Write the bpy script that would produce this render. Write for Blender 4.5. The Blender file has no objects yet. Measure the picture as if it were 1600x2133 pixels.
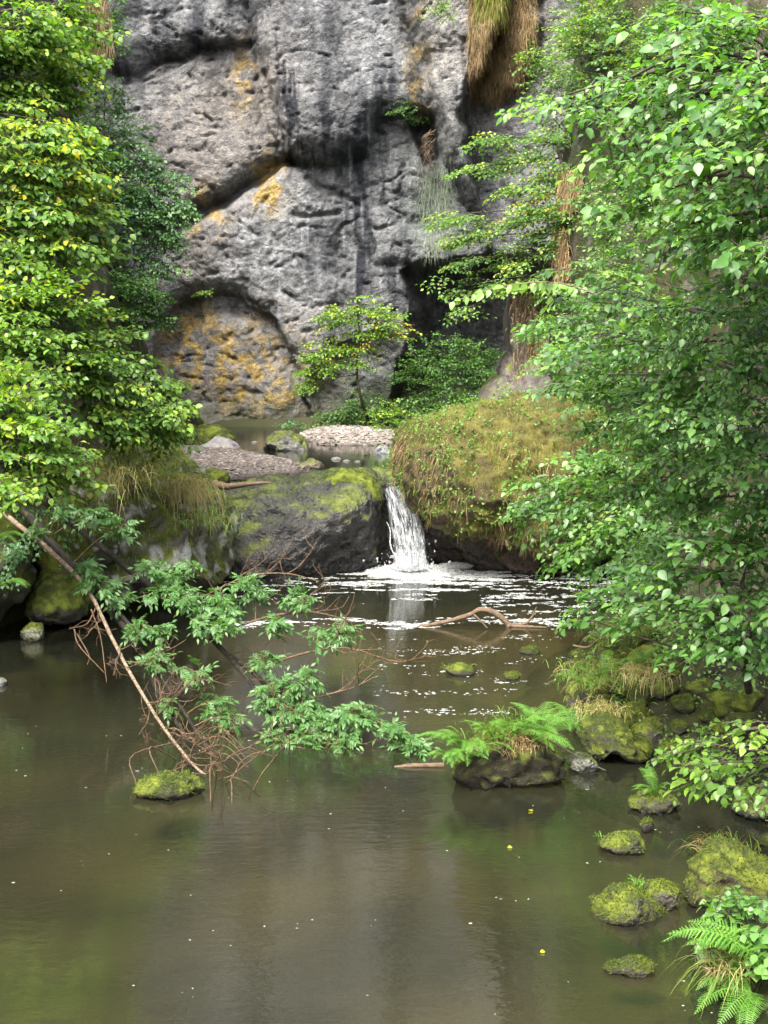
import bpy, math, random
import numpy as np
from mathutils import Vector, Matrix, Euler

# ------------------------------------------------------------------ camera, sky, sun, exposure
scene = bpy.context.scene
CAM_H, FPX, PW, PH, HORIZON = 5.0, 2930.0, 1600.0, 2133.0, 660.0
PITCH = math.atan((PH / 2 - HORIZON) / FPX)
cam_data = bpy.data.cameras.new('camera'); cam = bpy.data.objects.new('camera', cam_data)
scene.collection.objects.link(cam); scene.camera = cam
cam.location = (0, 0, CAM_H); cam.rotation_euler = (math.pi / 2 - PITCH, 0, 0)
cam_data.sensor_fit = 'VERTICAL'; cam_data.sensor_height = 36.0; cam_data.lens = 36.0 * FPX / PH
cam_data.clip_start = 0.05; cam_data.clip_end = 2000

SUN_EL, SUN_AZ = math.radians(55), math.radians(206)      # azimuth clockwise from +Y: behind the viewer, to the left
world = bpy.data.worlds.new('World'); scene.world = world; world.use_nodes = True
wn = world.node_tree.nodes; wl = world.node_tree.links
bg = wn['Background']
sky = wn.new('ShaderNodeTexSky'); sky.sky_type = 'NISHITA'; sky.sun_disc = False
sky.sun_elevation = SUN_EL; sky.sun_rotation = SUN_AZ
sky.air_density = 1.0; sky.dust_density = 6.0; sky.ozone_density = 1.0
hs = wn.new('ShaderNodeHueSaturation'); hs.inputs['Saturation'].default_value = 0.45
wl.new(sky.outputs[0], hs.inputs['Color']); wl.new(hs.outputs[0], bg.inputs['Color'])
bg.inputs['Strength'].default_value = 0.15
sun_data = bpy.data.lights.new('sun', 'SUN'); sun = bpy.data.objects.new('sun', sun_data)
scene.collection.objects.link(sun)
sun_data.energy = 1.5; sun_data.angle = math.radians(14); sun_data.color = (1.0, 0.96, 0.88)
sd = Vector((math.sin(SUN_AZ) * math.cos(SUN_EL), math.cos(SUN_AZ) * math.cos(SUN_EL), math.sin(SUN_EL)))
sun.rotation_euler = sd.to_track_quat('Z', 'Y').to_euler(); sun.location = sd * 60
vs = scene.view_settings
vs.view_transform = 'Standard'; vs.look = 'None'; vs.gamma = 1.0; vs.use_curve_mapping = False
vs.exposure = 2.6
cy = scene.cycles
cy.max_bounces = 8; cy.diffuse_bounces = 4; cy.glossy_bounces = 3; cy.transmission_bounces = 4
cy.transparent_max_bounces = 24; cy.caustics_reflective = False; cy.caustics_refractive = False
cy.sample_clamp_indirect = 6.0; cy.use_denoising = True

# ------------------------------------------------------------------ measuring helpers (plan of the place)
CP, SP = math.cos(PITCH), math.sin(PITCH)
def ray(px, py):
    a, b = (px - PW / 2) / FPX, (PH / 2 - py) / FPX
    return np.array([a, CP + b * SP, -SP + b * CP])
def at(px, py, d):
    r = ray(px, py); return np.array([0, 0, CAM_H]) + r * (d / r[1])
def ground(px, py, z=0.0):
    r = ray(px, py); return np.array([0, 0, CAM_H]) + r * ((z - CAM_H) / r[2])
def project(P):
    P = np.atleast_2d(P); x, y, z = P[:, 0], P[:, 1], P[:, 2] - CAM_H
    fw = y * CP - z * SP; up = y * SP + z * CP
    return PW / 2 + FPX * x / fw, PH / 2 - FPX * up / fw, fw
def unit(v):
    v = np.asarray(v, float); return v / (np.linalg.norm(v, axis=-1, keepdims=True) + 1e-9)
def sstep(a, b, x):
    t = np.clip((x - a) / (b - a), 0, 1); return t * t * (3 - 2 * t)

# ------------------------------------------------------------------ vectorised gradient noise
def _hash(ix, iy, iz, seed):
    h = (ix.astype(np.int64) * 374761393 + iy.astype(np.int64) * 668265263 + iz.astype(np.int64) * 2147483647 + seed * 974711) & 0xffffffff
    h = ((h ^ (h >> 13)) * 1274126177) & 0xffffffff
    h = (h ^ (h >> 16)); h = (h * 2246822519) & 0xffffffff
    return h ^ (h >> 15)
_G = np.array([[1,1,0],[-1,1,0],[1,-1,0],[-1,-1,0],[1,0,1],[-1,0,1],[1,0,-1],[-1,0,-1],[0,1,1],[0,-1,1],[0,1,-1],[0,-1,-1],[1,1,0],[-1,1,0],[0,-1,1],[0,-1,-1]], float)
def pnoise(P, seed=0):
    i = np.floor(P).astype(np.int64); f = P - i; u = f * f * f * (f * (f * 6 - 15) + 10); out = 0
    for dx in (0, 1):
        for dy in (0, 1):
            for dz in (0, 1):
                g = _G[_hash(i[:, 0] + dx, i[:, 1] + dy, i[:, 2] + dz, seed) & 15]
                d = g[:, 0] * (f[:, 0] - dx) + g[:, 1] * (f[:, 1] - dy) + g[:, 2] * (f[:, 2] - dz)
                w = (u[:, 0] if dx else 1 - u[:, 0]) * (u[:, 1] if dy else 1 - u[:, 1]) * (u[:, 2] if dz else 1 - u[:, 2])
                out = out + w * d
    return out
def fbm(P, octaves=4, gain=0.5, seed=0, ridge=False):
    P = np.asarray(P, float); a, s, n = 1.0, 0, 0
    for k in range(octaves):
        v = pnoise(P * 2.03 ** k + 17.3 * k, seed + k)
        if ridge: v = 1 - 2 * np.abs(v)
        s = s + a * v; n += a; a *= gain
    return s / n
def polyline_dist(X, Z, pts):
    d = np.full(X.shape, 1e9)
    for (x0, z0), (x1, z1) in zip(pts[:-1], pts[1:]):
        ex, ez = x1 - x0, z1 - z0; t = np.clip(((X - x0) * ex + (Z - z0) * ez) / (ex * ex + ez * ez + 1e-12), 0, 1)
        d = np.minimum(d, np.hypot(X - x0 - t * ex, Z - z0 - t * ez))
    return d
def poly_sd(X, Z, pts):
    d = polyline_dist(X, Z, list(pts) + [pts[0]]); ins = np.zeros(X.shape, bool); n = len(pts)
    for k in range(n):
        (x0, z0), (x1, z1) = pts[k], pts[(k + 1) % n]
        c = (z0 > Z) != (z1 > Z)
        ins ^= c & (X < (x1 - x0) * (Z - z0) / ((z1 - z0) if abs(z1 - z0) > 1e-9 else 1e-9) + x0)
    return np.where(ins, d, -d)

# ------------------------------------------------------------------ objects
COL = scene.collection
def props(o, label=None, cat=None, group=None, kind=None):
    if label: o['label'] = label
    if cat: o['category'] = cat
    if group: o['group'] = group
    if kind: o['kind'] = kind
    return o
def root(name, loc, label, cat, group=None, kind=None):
    o = bpy.data.objects.new(name, None); COL.objects.link(o); o.location = tuple(float(c) for c in loc)
    o.empty_display_size = 0.2
    return props(o, label, cat, group, kind)
def make_mesh(name, V, F, mat, smooth=True, attrs=None, col=None):
    V = np.asarray(V, np.float32); Fs = F if isinstance(F, (list, tuple)) else [F]
    Fs = [np.asarray(f, np.int32) for f in Fs if len(f)]
    me = bpy.data.meshes.new(name)
    me.vertices.add(len(V)); me.vertices.foreach_set('co', V.ravel())
    me.loops.add(sum(f.size for f in Fs)); me.loops.foreach_set('vertex_index', np.concatenate([f.ravel() for f in Fs]))
    me.polygons.add(sum(len(f) for f in Fs))
    tot = np.concatenate([np.full(len(f), f.shape[1], np.int32) for f in Fs])
    me.polygons.foreach_set('loop_start', np.concatenate([[0], np.cumsum(tot)[:-1]]).astype(np.int32))
    me.polygons.foreach_set('loop_total', tot)
    me.polygons.foreach_set('use_smooth', np.full(len(tot), smooth))
    for k, a in (attrs or {}).items():
        at_ = me.attributes.new(k, 'FLOAT', 'POINT'); at_.data.foreach_set('value', np.asarray(a, np.float32))
    if col is not None:
        c = np.ones((len(V), 4), np.float32); c[:, :3] = np.clip(col, 0, 1)
        at_ = me.attributes.new('Col', 'FLOAT_COLOR', 'POINT'); at_.data.foreach_set('color', c.ravel())
    me.update(calc_edges=True)
    if mat is not None: me.materials.append(mat)
    return me
def link(name, me, parent=None, loc=(0, 0, 0), kind=None):
    o = bpy.data.objects.new(name, me); COL.objects.link(o); o.location = tuple(float(c) for c in loc)
    if parent is not None: o.parent = parent
    if kind: o['kind'] = kind
    return o
def build(name, V, F, mat, parent=None, origin=None, smooth=True, attrs=None, col=None, kind=None):
    """V in world space; the object's origin is the parent's origin, or 'origin'."""
    V = np.asarray(V, float)
    if parent is not None: org = np.array(parent.matrix_basis.translation); loc = (0, 0, 0)
    else: org = np.asarray(origin if origin is not None else (0, 0, 0), float); loc = org
    return link(name, make_mesh(name, V - org, F, mat, smooth, attrs, col), parent, loc, kind)
def set_col(o, col):
    me = o.data; c = np.ones((len(me.vertices), 4), np.float32); c[:, :3] = np.clip(col, 0, 1)
    a = me.attributes.get('Col') or me.attributes.new('Col', 'FLOAT_COLOR', 'POINT'); a.data.foreach_set('color', c.ravel())
def normals_of(me):
    n = np.zeros(len(me.vertices) * 3, np.float32); me.vertex_normals.foreach_get('vector', n); return n.reshape(-1, 3)
def grid_faces(nu, nv):
    i = np.arange(nu * nv).reshape(nv, nu)
    return np.stack([i[:-1, :-1], i[:-1, 1:], i[1:, 1:], i[1:, :-1]], -1).reshape(-1, 4)
_ico = {}
def ico(sub):
    if sub not in _ico:
        import bmesh
        bm = bmesh.new(); bmesh.ops.create_icosphere(bm, subdivisions=sub, radius=1)
        V = np.array([v.co[:] for v in bm.verts]); F = np.array([[v.index for v in f.verts] for f in bm.faces]); bm.free()
        _ico[sub] = (V, F)
    return _ico[sub]
class Bag:
    """collects shapes for one mesh"""
    def __init__(s): s.V, s.F3, s.F4, s.n, s.t = [], [], [], 0, []
    def add(s, V, F, tint=0.5):
        V = np.asarray(V, float); F = np.asarray(F)
        (s.F3 if F.shape[1] == 3 else s.F4).append(F + s.n); s.V.append(V)
        s.t.append(np.full(len(V), tint) if np.isscalar(tint) else tint); s.n += len(V)
    def build(s, name, mat, parent=None, origin=None, kind=None, smooth=True):
        if not s.V: return None
        F = [np.concatenate(x) for x in (s.F3, s.F4) if x]
        return build(name, np.concatenate(s.V), F, mat, parent, origin, smooth, {'tint': np.concatenate(s.t)}, kind=kind)
def smooth_path(P, n):
    P = np.asarray(P, float); t = np.linspace(0, len(P) - 1, n); Q = np.vstack([2 * P[0] - P[1], P, 2 * P[-1] - P[-2]])
    i = np.clip(t.astype(int), 0, len(P) - 2); f = (t - i)[:, None]
    a, b, c, d = Q[i], Q[i + 1], Q[i + 2], Q[i + 3]
    return 0.5 * (2 * b + (c - a) * f + (2 * a - 5 * b + 4 * c - d) * f ** 2 + (3 * b - a - 3 * c + d) * f ** 3)
def tube(P, R, sides=6, cap=True):
    P = np.asarray(P, float); n = len(P); R = np.broadcast_to(np.asarray(R, float), (n,)) if np.ndim(R) < 2 else R
    T = unit(np.gradient(P, axis=0)); ref = np.array([0.13, 0.21, 0.97]) if abs(T[:, 2].mean()) < 0.85 else np.array([0.97, 0.13, 0.21])
    A = unit(np.cross(T, ref)); B = np.cross(T, A)
    th = np.linspace(0, 2 * math.pi, sides, endpoint=False)
    V = P[:, None] + R[:, None, None] * (np.cos(th)[None, :, None] * A[:, None] + np.sin(th)[None, :, None] * B[:, None])
    i = np.arange(n * sides).reshape(n, sides); j = np.roll(i, -1, 1)
    F = np.stack([i[:-1], j[:-1], j[1:], i[1:]], -1).reshape(-1, 4)
    return V.reshape(-1, 3), F
def rough_tube(P, R, sides, seed, amp=0.12, freq=9.0):
    V, F = tube(P, R, sides)
    C = np.repeat(np.asarray(P, float), sides, 0); d = V - C
    V = C + d * (1 + amp * fbm(V * freq, 3, seed=seed) * 2)[:, None]
    return V, F

# ------------------------------------------------------------------ materials
def new_mat(name):
    m = bpy.data.materials.new(name); m.use_nodes = True; nt = m.node_tree
    for n in list(nt.nodes): nt.nodes.remove(n)
    out = nt.nodes.new('ShaderNodeOutputMaterial')
    def N(t, **k):
        n = nt.nodes.new(t)
        for a, v in k.items():
            if a in n.inputs: n.inputs[a].default_value = v
            else: setattr(n, a, v)
        return n
    return m, N, (lambda a, b: nt.links.new(a, b)), out
def noise(N, L, scale, detail=4, rough=0.6, co=None, stretch=None, obj=True):
    tc = N('ShaderNodeTexCoord'); n = N('ShaderNodeTexNoise'); n.inputs['Scale'].default_value = scale
    n.inputs['Detail'].default_value = detail; n.inputs['Roughness'].default_value = rough
    src = tc.outputs['Object']
    if stretch:
        mp = N('ShaderNodeMapping'); mp.inputs['Scale'].default_value = stretch; L(src, mp.inputs['Vector']); src = mp.outputs[0]
    L(src, n.inputs['Vector']); return n
def ramp(N, stops):
    r = N('ShaderNodeValToRGB'); e = r.color_ramp.elements
    while len(e) < len(stops): e.new(0.5)
    for q, (p, c) in zip(e, stops): q.position = p; q.color = (*c, 1)
    return r
def mathn(N, L, op, a, b=None, clamp=False):
    m = N('ShaderNodeMath'); m.operation = op; m.use_clamp = clamp
    for k, x in enumerate((a, b)):
        if x is None: continue
        if isinstance(x, (int, float)): m.inputs[k].default_value = x
        else: L(x, m.inputs[k])
    return m.outputs[0]
def mix_rgb(N, L, mode, fac, a, b):
    m = N('ShaderNodeMix'); m.data_type = 'RGBA'; m.blend_type = mode
    for k, x in ((0, fac), (6, a), (7, b)):
        if isinstance(x, (int, float)): m.inputs[k].default_value = x
        elif isinstance(x, tuple): m.inputs[k].default_value = (*x, 1)
        else: L(x, m.inputs[k])
    return m.outputs[2]
def rock_mat(name, rough=(0.6, 0.95), bump=0.5, bscale=9.0, dist=0.05, var=(0.55, 1.35), spec=0.3, chips=0.0):
    """colour comes from the mesh's Col attribute (stone, lichen, moss, stains), broken up by noise"""
    m, N, L, out = new_mat(name)
    b = N('ShaderNodeBsdfPrincipled'); b.inputs['Specular IOR Level'].default_value = spec
    a = N('ShaderNodeAttribute'); a.attribute_name = 'Col'
    n1 = noise(N, L, bscale, 7, 0.68); n2 = noise(N, L, bscale * 4.3, 4, 0.6)
    s = mathn(N, L, 'ADD', mathn(N, L, 'MULTIPLY', n1.outputs[0], 0.6), mathn(N, L, 'MULTIPLY', n2.outputs[0], 0.4))
    mr = N('ShaderNodeMapRange'); L(s, mr.inputs[0]); mr.inputs[1].default_value = 0.32; mr.inputs[2].default_value = 0.68
    mr.inputs[3].default_value = var[0]; mr.inputs[4].default_value = var[1]
    v = N('ShaderNodeVectorMath'); v.operation = 'SCALE'; L(a.outputs['Color'], v.inputs[0]); L(mr.outputs[0], v.inputs['Scale'])
    L(v.outputs[0], b.inputs['Base Color'])
    rr = N('ShaderNodeMapRange'); L(n1.outputs[0], rr.inputs[0]); rr.inputs[1].default_value = 0.35; rr.inputs[2].default_value = 0.65
    rr.inputs[3].default_value = rough[0]; rr.inputs[4].default_value = rough[1]; L(rr.outputs[0], b.inputs['Roughness'])
    h = s
    if chips:
        vo = N('ShaderNodeTexVoronoi'); vo.feature = 'F1'; vo.inputs['Scale'].default_value = chips
        nd = noise(N, L, chips * 0.8, 3, 0.6); tc = N('ShaderNodeTexCoord')
        ad = N('ShaderNodeVectorMath'); ad.operation = 'MULTIPLY_ADD'
        L(nd.outputs['Color'], ad.inputs[0]); ad.inputs[1].default_value = (0.5,) * 3; L(tc.outputs['Object'], ad.inputs[2])
        L(ad.outputs[0], vo.inputs['Vector']); h = mathn(N, L, 'ADD', s, mathn(N, L, 'MULTIPLY', vo.outputs['Distance'], 0.5))
    bp = N('ShaderNodeBump'); bp.inputs['Strength'].default_value = bump; bp.inputs['Distance'].default_value = dist
    L(h, bp.inputs['Height']); L(bp.outputs[0], b.inputs['Normal']); L(b.outputs[0], out.inputs[0])
    return m
def leaf_mat(name, stops, trans=0.4, rough=0.38, spec=0.5, tcol=(1.25, 1.35, 0.45)):
    m, N, L, out = new_mat(name)
    a = N('ShaderNodeAttribute'); a.attribute_name = 'tint'
    oi = N('ShaderNodeObjectInfo'); n = noise(N, L, 35, 2, 0.5)
    t = mathn(N, L, 'ADD', a.outputs['Fac'], mathn(N, L, 'MULTIPLY', mathn(N, L, 'SUBTRACT', n.outputs[0], 0.5), 0.16))
    r = ramp(N, stops); L(t, r.inputs[0])
    b = N('ShaderNodeBsdfPrincipled'); b.inputs['Roughness'].default_value = rough; b.inputs['Specular IOR Level'].default_value = spec
    L(r.outputs[0], b.inputs['Base Color'])
    tr = N('ShaderNodeBsdfTranslucent'); L(mix_rgb(N, L, 'MULTIPLY', 1.0, r.outputs[0], tcol), tr.inputs[0])
    mx = N('ShaderNodeMixShader'); mx.inputs[0].default_value = trans
    L(b.outputs[0], mx.inputs[1]); L(tr.outputs[0], mx.inputs[2]); L(mx.outputs[0], out.inputs[0])
    return m
def bark_mat(name, stops, scale=30, bump=0.5, rough=0.85, stretch=None):
    m, N, L, out = new_mat(name); n = noise(N, L, scale, 5, 0.65, stretch=stretch); r = ramp(N, stops); L(n.outputs[0], r.inputs[0])
    b = N('ShaderNodeBsdfPrincipled'); b.inputs['Roughness'].default_value = rough; b.inputs['Specular IOR Level'].default_value = 0.25
    L(r.outputs[0], b.inputs['Base Color'])
    bp = N('ShaderNodeBump'); bp.inputs['Strength'].default_value = bump; bp.inputs['Distance'].default_value = 0.01
    L(n.outputs[0], bp.inputs['Height']); L(bp.outputs[0], b.inputs['Normal']); L(b.outputs[0], out.inputs[0]); return m

M = {}
M['cliff'] = rock_mat('cliff_rock', (0.7, 0.95), 1.0, 7.0, 0.13, (0.25, 1.65), 0.25, chips=5.0)
M['boulder'] = rock_mat('dry_mossy_rock', (0.75, 0.98), 0.8, 9.0, 0.05, (0.5, 1.45), 0.2)
M['wet'] = rock_mat('wet_dark_rock', (0.2, 0.55), 1.0, 6.0, 0.12, (0.5, 1.4), 0.5, chips=5.0)
M['soil'] = rock_mat('bank_soil', (0.85, 1.0), 0.8, 3.0, 0.15, (0.5, 1.4), 0.15)
M['gravel'] = rock_mat('gravel', (0.7, 0.95), 0.7, 26.0, 0.03, (0.6, 1.4), 0.25)
G0, G1 = (0.018, 0.055, 0.012), (0.045, 0.12, 0.022)
M['leaf_right'] = leaf_mat('broad_leaf_deep_green', [(0, (0.04, 0.11, 0.022)), (0.5, (0.085, 0.2, 0.045)), (0.88, (0.15, 0.28, 0.06)), (0.965, (0.21, 0.3, 0.04)), (1, (0.5, 0.36, 0.02))], 0.54, 0.45, 0.65)
M['leaf_left'] = leaf_mat('broad_leaf_fresh_green', [(0, (0.04, 0.095, 0.016)), (0.45, (0.1, 0.2, 0.03)), (0.8, (0.18, 0.29, 0.04)), (0.93, (0.3, 0.34, 0.03)), (1, (0.5, 0.36, 0.03))], 0.52, 0.45, 0.45)
M['leaf_blue'] = leaf_mat('small_leaf_cool_green', [(0, (0.04, 0.11, 0.04)), (0.5, (0.085, 0.195, 0.07)), (0.9, (0.16, 0.28, 0.09)), (1, (0.3, 0.3, 0.05))], 0.45, 0.45, 0.5)
M['leaf_maple'] = leaf_mat('small_leaf_tiered', [(0, (0.05, 0.12, 0.03)), (0.5, (0.1, 0.2, 0.045)), (0.85, (0.17, 0.28, 0.06)), (0.95, (0.33, 0.3, 0.05)), (1, (0.5, 0.3, 0.05))], 0.46, 0.5, 0.4)
M['leaf_sapling'] = leaf_mat('sapling_leaf', [(0, (0.05, 0.12, 0.015)), (0.5, (0.11, 0.22, 0.025)), (0.85, (0.2, 0.3, 0.03)), (1, (0.42, 0.3, 0.03))], 0.42, 0.5, 0.35)
M['leaf_ivy'] = leaf_mat('ivy_leaf', [(0, (0.02, 0.065, 0.012)), (0.6, (0.05, 0.13, 0.02)), (1, (0.09, 0.18, 0.03))], 0.35, 0.5, 0.4)
M['leaf_ash'] = leaf_mat('ash_leaf', [(0, (0.03, 0.085, 0.022)), (0.5, (0.062, 0.15, 0.038)), (1, (0.12, 0.22, 0.05))], 0.45, 0.48, 0.5)
M['fern'] = leaf_mat('fern_frond', [(0, (0.04, 0.12, 0.02)), (0.6, (0.09, 0.22, 0.03)), (1, (0.16, 0.28, 0.04))], 0.4, 0.5, 0.35)
M['grass'] = leaf_mat('grass_blade', [(0, (0.04, 0.1, 0.012)), (0.4, (0.1, 0.18, 0.025)), (0.7, (0.19, 0.18, 0.055)), (1, (0.3, 0.23, 0.11))], 0.3, 0.6, 0.25)
M['straw'] = leaf_mat('dry_hanging_grass', [(0, (0.06, 0.036, 0.017)), (0.4, (0.145, 0.09, 0.042)), (0.75, (0.23, 0.165, 0.085)), (1, (0.11, 0.115, 0.03))], 0.25, 0.7, 0.2, (1.1, 1.0, 0.6))
M['moss'] = leaf_mat('moss_tuft', [(0, (0.02, 0.032, 0.005)), (0.5, (0.06, 0.085, 0.010)), (1, (0.13, 0.16, 0.018))], 0.25, 0.8, 0.1)
M['bark_tan'] = bark_mat('peeled_tan_bark', [(0.32, (0.04, 0.028, 0.019)), (0.5, (0.125, 0.092, 0.06)), (0.72, (0.23, 0.18, 0.125))], 22)
M['bark_dark'] = bark_mat('dark_mossy_bark', [(0.38, (0.005, 0.004, 0.003)), (0.55, (0.013, 0.010, 0.007)), (0.64, (0.026, 0.03, 0.006)), (0.78, (0.06, 0.055, 0.04))], 14)
M['bark_grey'] = bark_mat('grey_bark', [(0.3, (0.02, 0.016, 0.011)), (0.6, (0.06, 0.05, 0.037)), (0.8, (0.12, 0.1, 0.08))], 20)
M['twig'] = bark_mat('twig_bark', [(0.3, (0.03, 0.019, 0.012)), (0.7, (0.13, 0.08, 0.045))], 30)
M['greyweed'] = leaf_mat('grey_weed', [(0, (0.1, 0.13, 0.09)), (0.5, (0.2, 0.24, 0.17)), (1, (0.3, 0.32, 0.24))], 0.25, 0.7, 0.2)
M['drift'] = bark_mat('driftwood', [(0.3, (0.03, 0.02, 0.013)), (0.55, (0.1, 0.068, 0.042)), (0.8, (0.22, 0.16, 0.1))], 16, stretch=(1, 4, 4))
# ------------------------------------------------------------------ the setting: river bed, water, cliff, gorge walls
rng = np.random.default_rng(11)
Z_UP = 1.62                                                   # level of the upper pool
def grid(x0, x1, y0, y1, step):
    xs = np.arange(x0, x1 + step / 2, step); ys = np.arange(y0, y1 + step / 2, step)
    X, Y = np.meshgrid(xs, ys); return X.ravel(), Y.ravel(), len(xs), len(ys)

# lower bed, one sheet that runs on under everything
X, Y, nu, nv = grid(-70, 70, -30, 110, 0.5)
P = np.stack([X, Y, 0 * X], -1)
Zb = -0.55 + 0.14 * fbm(P * 0.35, 3, seed=3) + 0.08 * fbm(P * 1.3, 3, seed=4)
shoal = np.exp(-((Y - 22.8 + 0.1 * X) / 0.7) ** 2) * sstep(-3.6, -2.0, X) * sstep(5.2, 3.2, X)
Zb += 0.5 * shoal
Zb += 0.3 * sstep(13.5, 9.0, Y)
Zb += 9.0 * sstep(6.5, 20, np.abs(X)) + 14 * sstep(20, 60, np.abs(X)) + 0.9 * sstep(4.0, 6.0, X)
c = np.stack([0.105 + 0 * X, 0.09 + 0 * X, 0.052 + 0 * X], -1) * (0.45 + 0.95 * sstep(-0.25, 0.4, fbm(P * 0.55, 4, seed=7)))[:, None]
c = c * (1 - 0.2 * sstep(0, 1, shoal))[:, None] + np.array([0.16, 0.1, 0.055]) * (0.55 * shoal)[:, None]
c = c * (1 + 0.9 * sstep(15.5, 11.0, Y) * sstep(-0.2, 0.3, fbm(P * 0.5, 3, seed=12)))[:, None]
dry = sstep(0.1, 0.6, Zb)[:, None]; c = c * (1 - dry) + np.array([0.05, 0.055, 0.02]) * dry
o = build('ground', np.stack([X, Y, Zb], -1), grid_faces(nu, nv), M['gravel'], col=c); props(o, kind='structure')

def water_mat(name, tint, bump_s, body):
    m, N, L, out = new_mat(name)
    tc = N('ShaderNodeTexCoord')
    def nz(scale, st, det=3):
        mp = N('ShaderNodeMapping'); mp.inputs['Scale'].default_value = st; L(tc.outputs['Object'], mp.inputs[0])
        n = N('ShaderNodeTexNoise'); n.inputs['Scale'].default_value = scale; n.inputs['Detail'].default_value = det
        n.inputs['Roughness'].default_value = 0.5; L(mp.outputs[0], n.inputs['Vector']); return n.outputs[0]
    patch = nz(0.45, (1, 1, 1), 2)
    amt = N('ShaderNodeMapRange'); L(patch, amt.inputs[0]); amt.inputs[1].default_value = 0.35; amt.inputs[2].default_value = 0.65
    amt.inputs[3].default_value = 0.45; amt.inputs[4].default_value = 1.2
    h = mathn(N, L, 'ADD', mathn(N, L, 'MULTIPLY', nz(1.6, (1, 1.7, 1)), 0.55), mathn(N, L, 'MULTIPLY', nz(6.5, (1, 1.8, 1)), mathn(N, L, 'MULTIPLY', amt.outputs[0], 0.5)))
    h = mathn(N, L, 'ADD', h, mathn(N, L, 'MULTIPLY', nz(13, (1, 2.6, 1), 2), mathn(N, L, 'MULTIPLY', amt.outputs[0], 0.16)))
    bp = N('ShaderNodeBump'); bp.inputs['Strength'].default_value = 1.0; bp.inputs['Distance'].default_value = bump_s; L(h, bp.inputs['Height'])
    gl = N('ShaderNodeBsdfGlossy'); gl.inputs['Roughness'].default_value = 0.03; gl.inputs['Color'].default_value = (1, 1, 1, 1); L(bp.outputs[0], gl.inputs['Normal'])
    tr = N('ShaderNodeBsdfTransparent'); tr.inputs[0].default_value = (*tint, 1)
    df = N('ShaderNodeBsdfDiffuse'); df.inputs[0].default_value = (*body, 1)          # silt and peat stain carried in the water
    mb = N('ShaderNodeMixShader'); mb.inputs[0].default_value = 0.26; L(tr.outputs[0], mb.inputs[1]); L(df.outputs[0], mb.inputs[2])
    fr = N('ShaderNodeFresnel'); fr.inputs['IOR'].default_value = 1.7; L(bp.outputs[0], fr.inputs['Normal'])
    mx = N('ShaderNodeMixShader'); L(fr.outputs[0], mx.inputs[0]); L(mb.outputs[0], mx.inputs[1]); L(gl.outputs[0], mx.inputs[2])
    L(mx.outputs[0], out.inputs[0]); return m
M['water_low'] = water_mat('peaty_pool_water', (0.55, 0.53, 0.40), 0.0058, (0.030, 0.033, 0.020))
M['water_up'] = water_mat('still_upper_water', (0.25, 0.3, 0.18), 0.005, (0.022, 0.024, 0.012))
V = np.array([[-16, -12, 0], [10, -12, 0], [10, 28.6, 0], [-16, 28.6, 0]], float)
o = build('water', V, np.array([[0, 1, 2, 3]]), M['water_low']); props(o, kind='structure')

# bed of the upper pool with its two gravel bars
X, Y, nu, nv = grid(-10, 8, 28.4, 47, 0.12); xs_b, ys_b = X[:nu], Y[::nu]
P = np.stack([X, Y, 0 * X], -1)
Zu = Z_UP - 0.28 + 0.06 * fbm(P * 0.7, 3, seed=21)
def gpoly(pts, z): return [tuple(ground(px, py, z)[:2]) for px, py in pts]
barA = gpoly([(230, 928), (420, 927), (540, 934), (620, 948), (690, 968), (640, 978), (560, 986), (440, 999), (300, 1002), (200, 990)], Z_UP + 0.1)
barB = gpoly([(585, 903), (650, 895), (740, 893), (850, 897), (900, 905), (850, 921), (740, 922), (640, 921)], Z_UP + 0.1)
WX = X + 0.25 * fbm(P * 1.1, 3, seed=5); WY = Y + 0.4 * fbm(P * 1.1, 3, seed=6)
sA, sB = poly_sd(WX, WY, barA), poly_sd(WX, WY, barB)
Zu += 0.42 * sstep(-0.5, 0.9, sA) + 0.55 * sstep(-0.4, 1.1, sB)
Zu += 1.0 * sstep(4.6, 6.5, X) + 1.2 * sstep(-5.8, -8, X) + 0.5 * sstep(42.5, 44.5, Y)
Zu -= 0.8 * sstep(29.4, 28.6, Y) * sstep(0.25, 0.5, np.abs(X - 0.25))
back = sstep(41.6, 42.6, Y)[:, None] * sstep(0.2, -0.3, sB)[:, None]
c = np.where((sA > sB)[:, None], np.array([0.1, 0.084, 0.073]), np.array([0.19, 0.165, 0.145])) * (0.75 + 0.5 * fbm(P * 3.0, 4, seed=9))[:, None]
ZUG = Zu.reshape(nv, nu)
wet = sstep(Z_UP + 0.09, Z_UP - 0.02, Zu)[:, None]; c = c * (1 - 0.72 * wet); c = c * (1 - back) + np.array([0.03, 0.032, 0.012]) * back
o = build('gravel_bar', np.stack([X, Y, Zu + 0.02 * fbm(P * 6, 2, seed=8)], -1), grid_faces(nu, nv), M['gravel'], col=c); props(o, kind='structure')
V = np.array([[-10, 29.3, Z_UP], [-0.12, 29.3, Z_UP], [-0.05, 28.4, Z_UP], [0.55, 28.4, Z_UP], [0.62, 29.3, Z_UP], [8, 29.3, Z_UP], [8, 47, Z_UP], [-10, 47, Z_UP]], float)
o = build('upper_water', V, np.array([list(range(8))]), M['water_up']); props(o, kind='structure')

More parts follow.
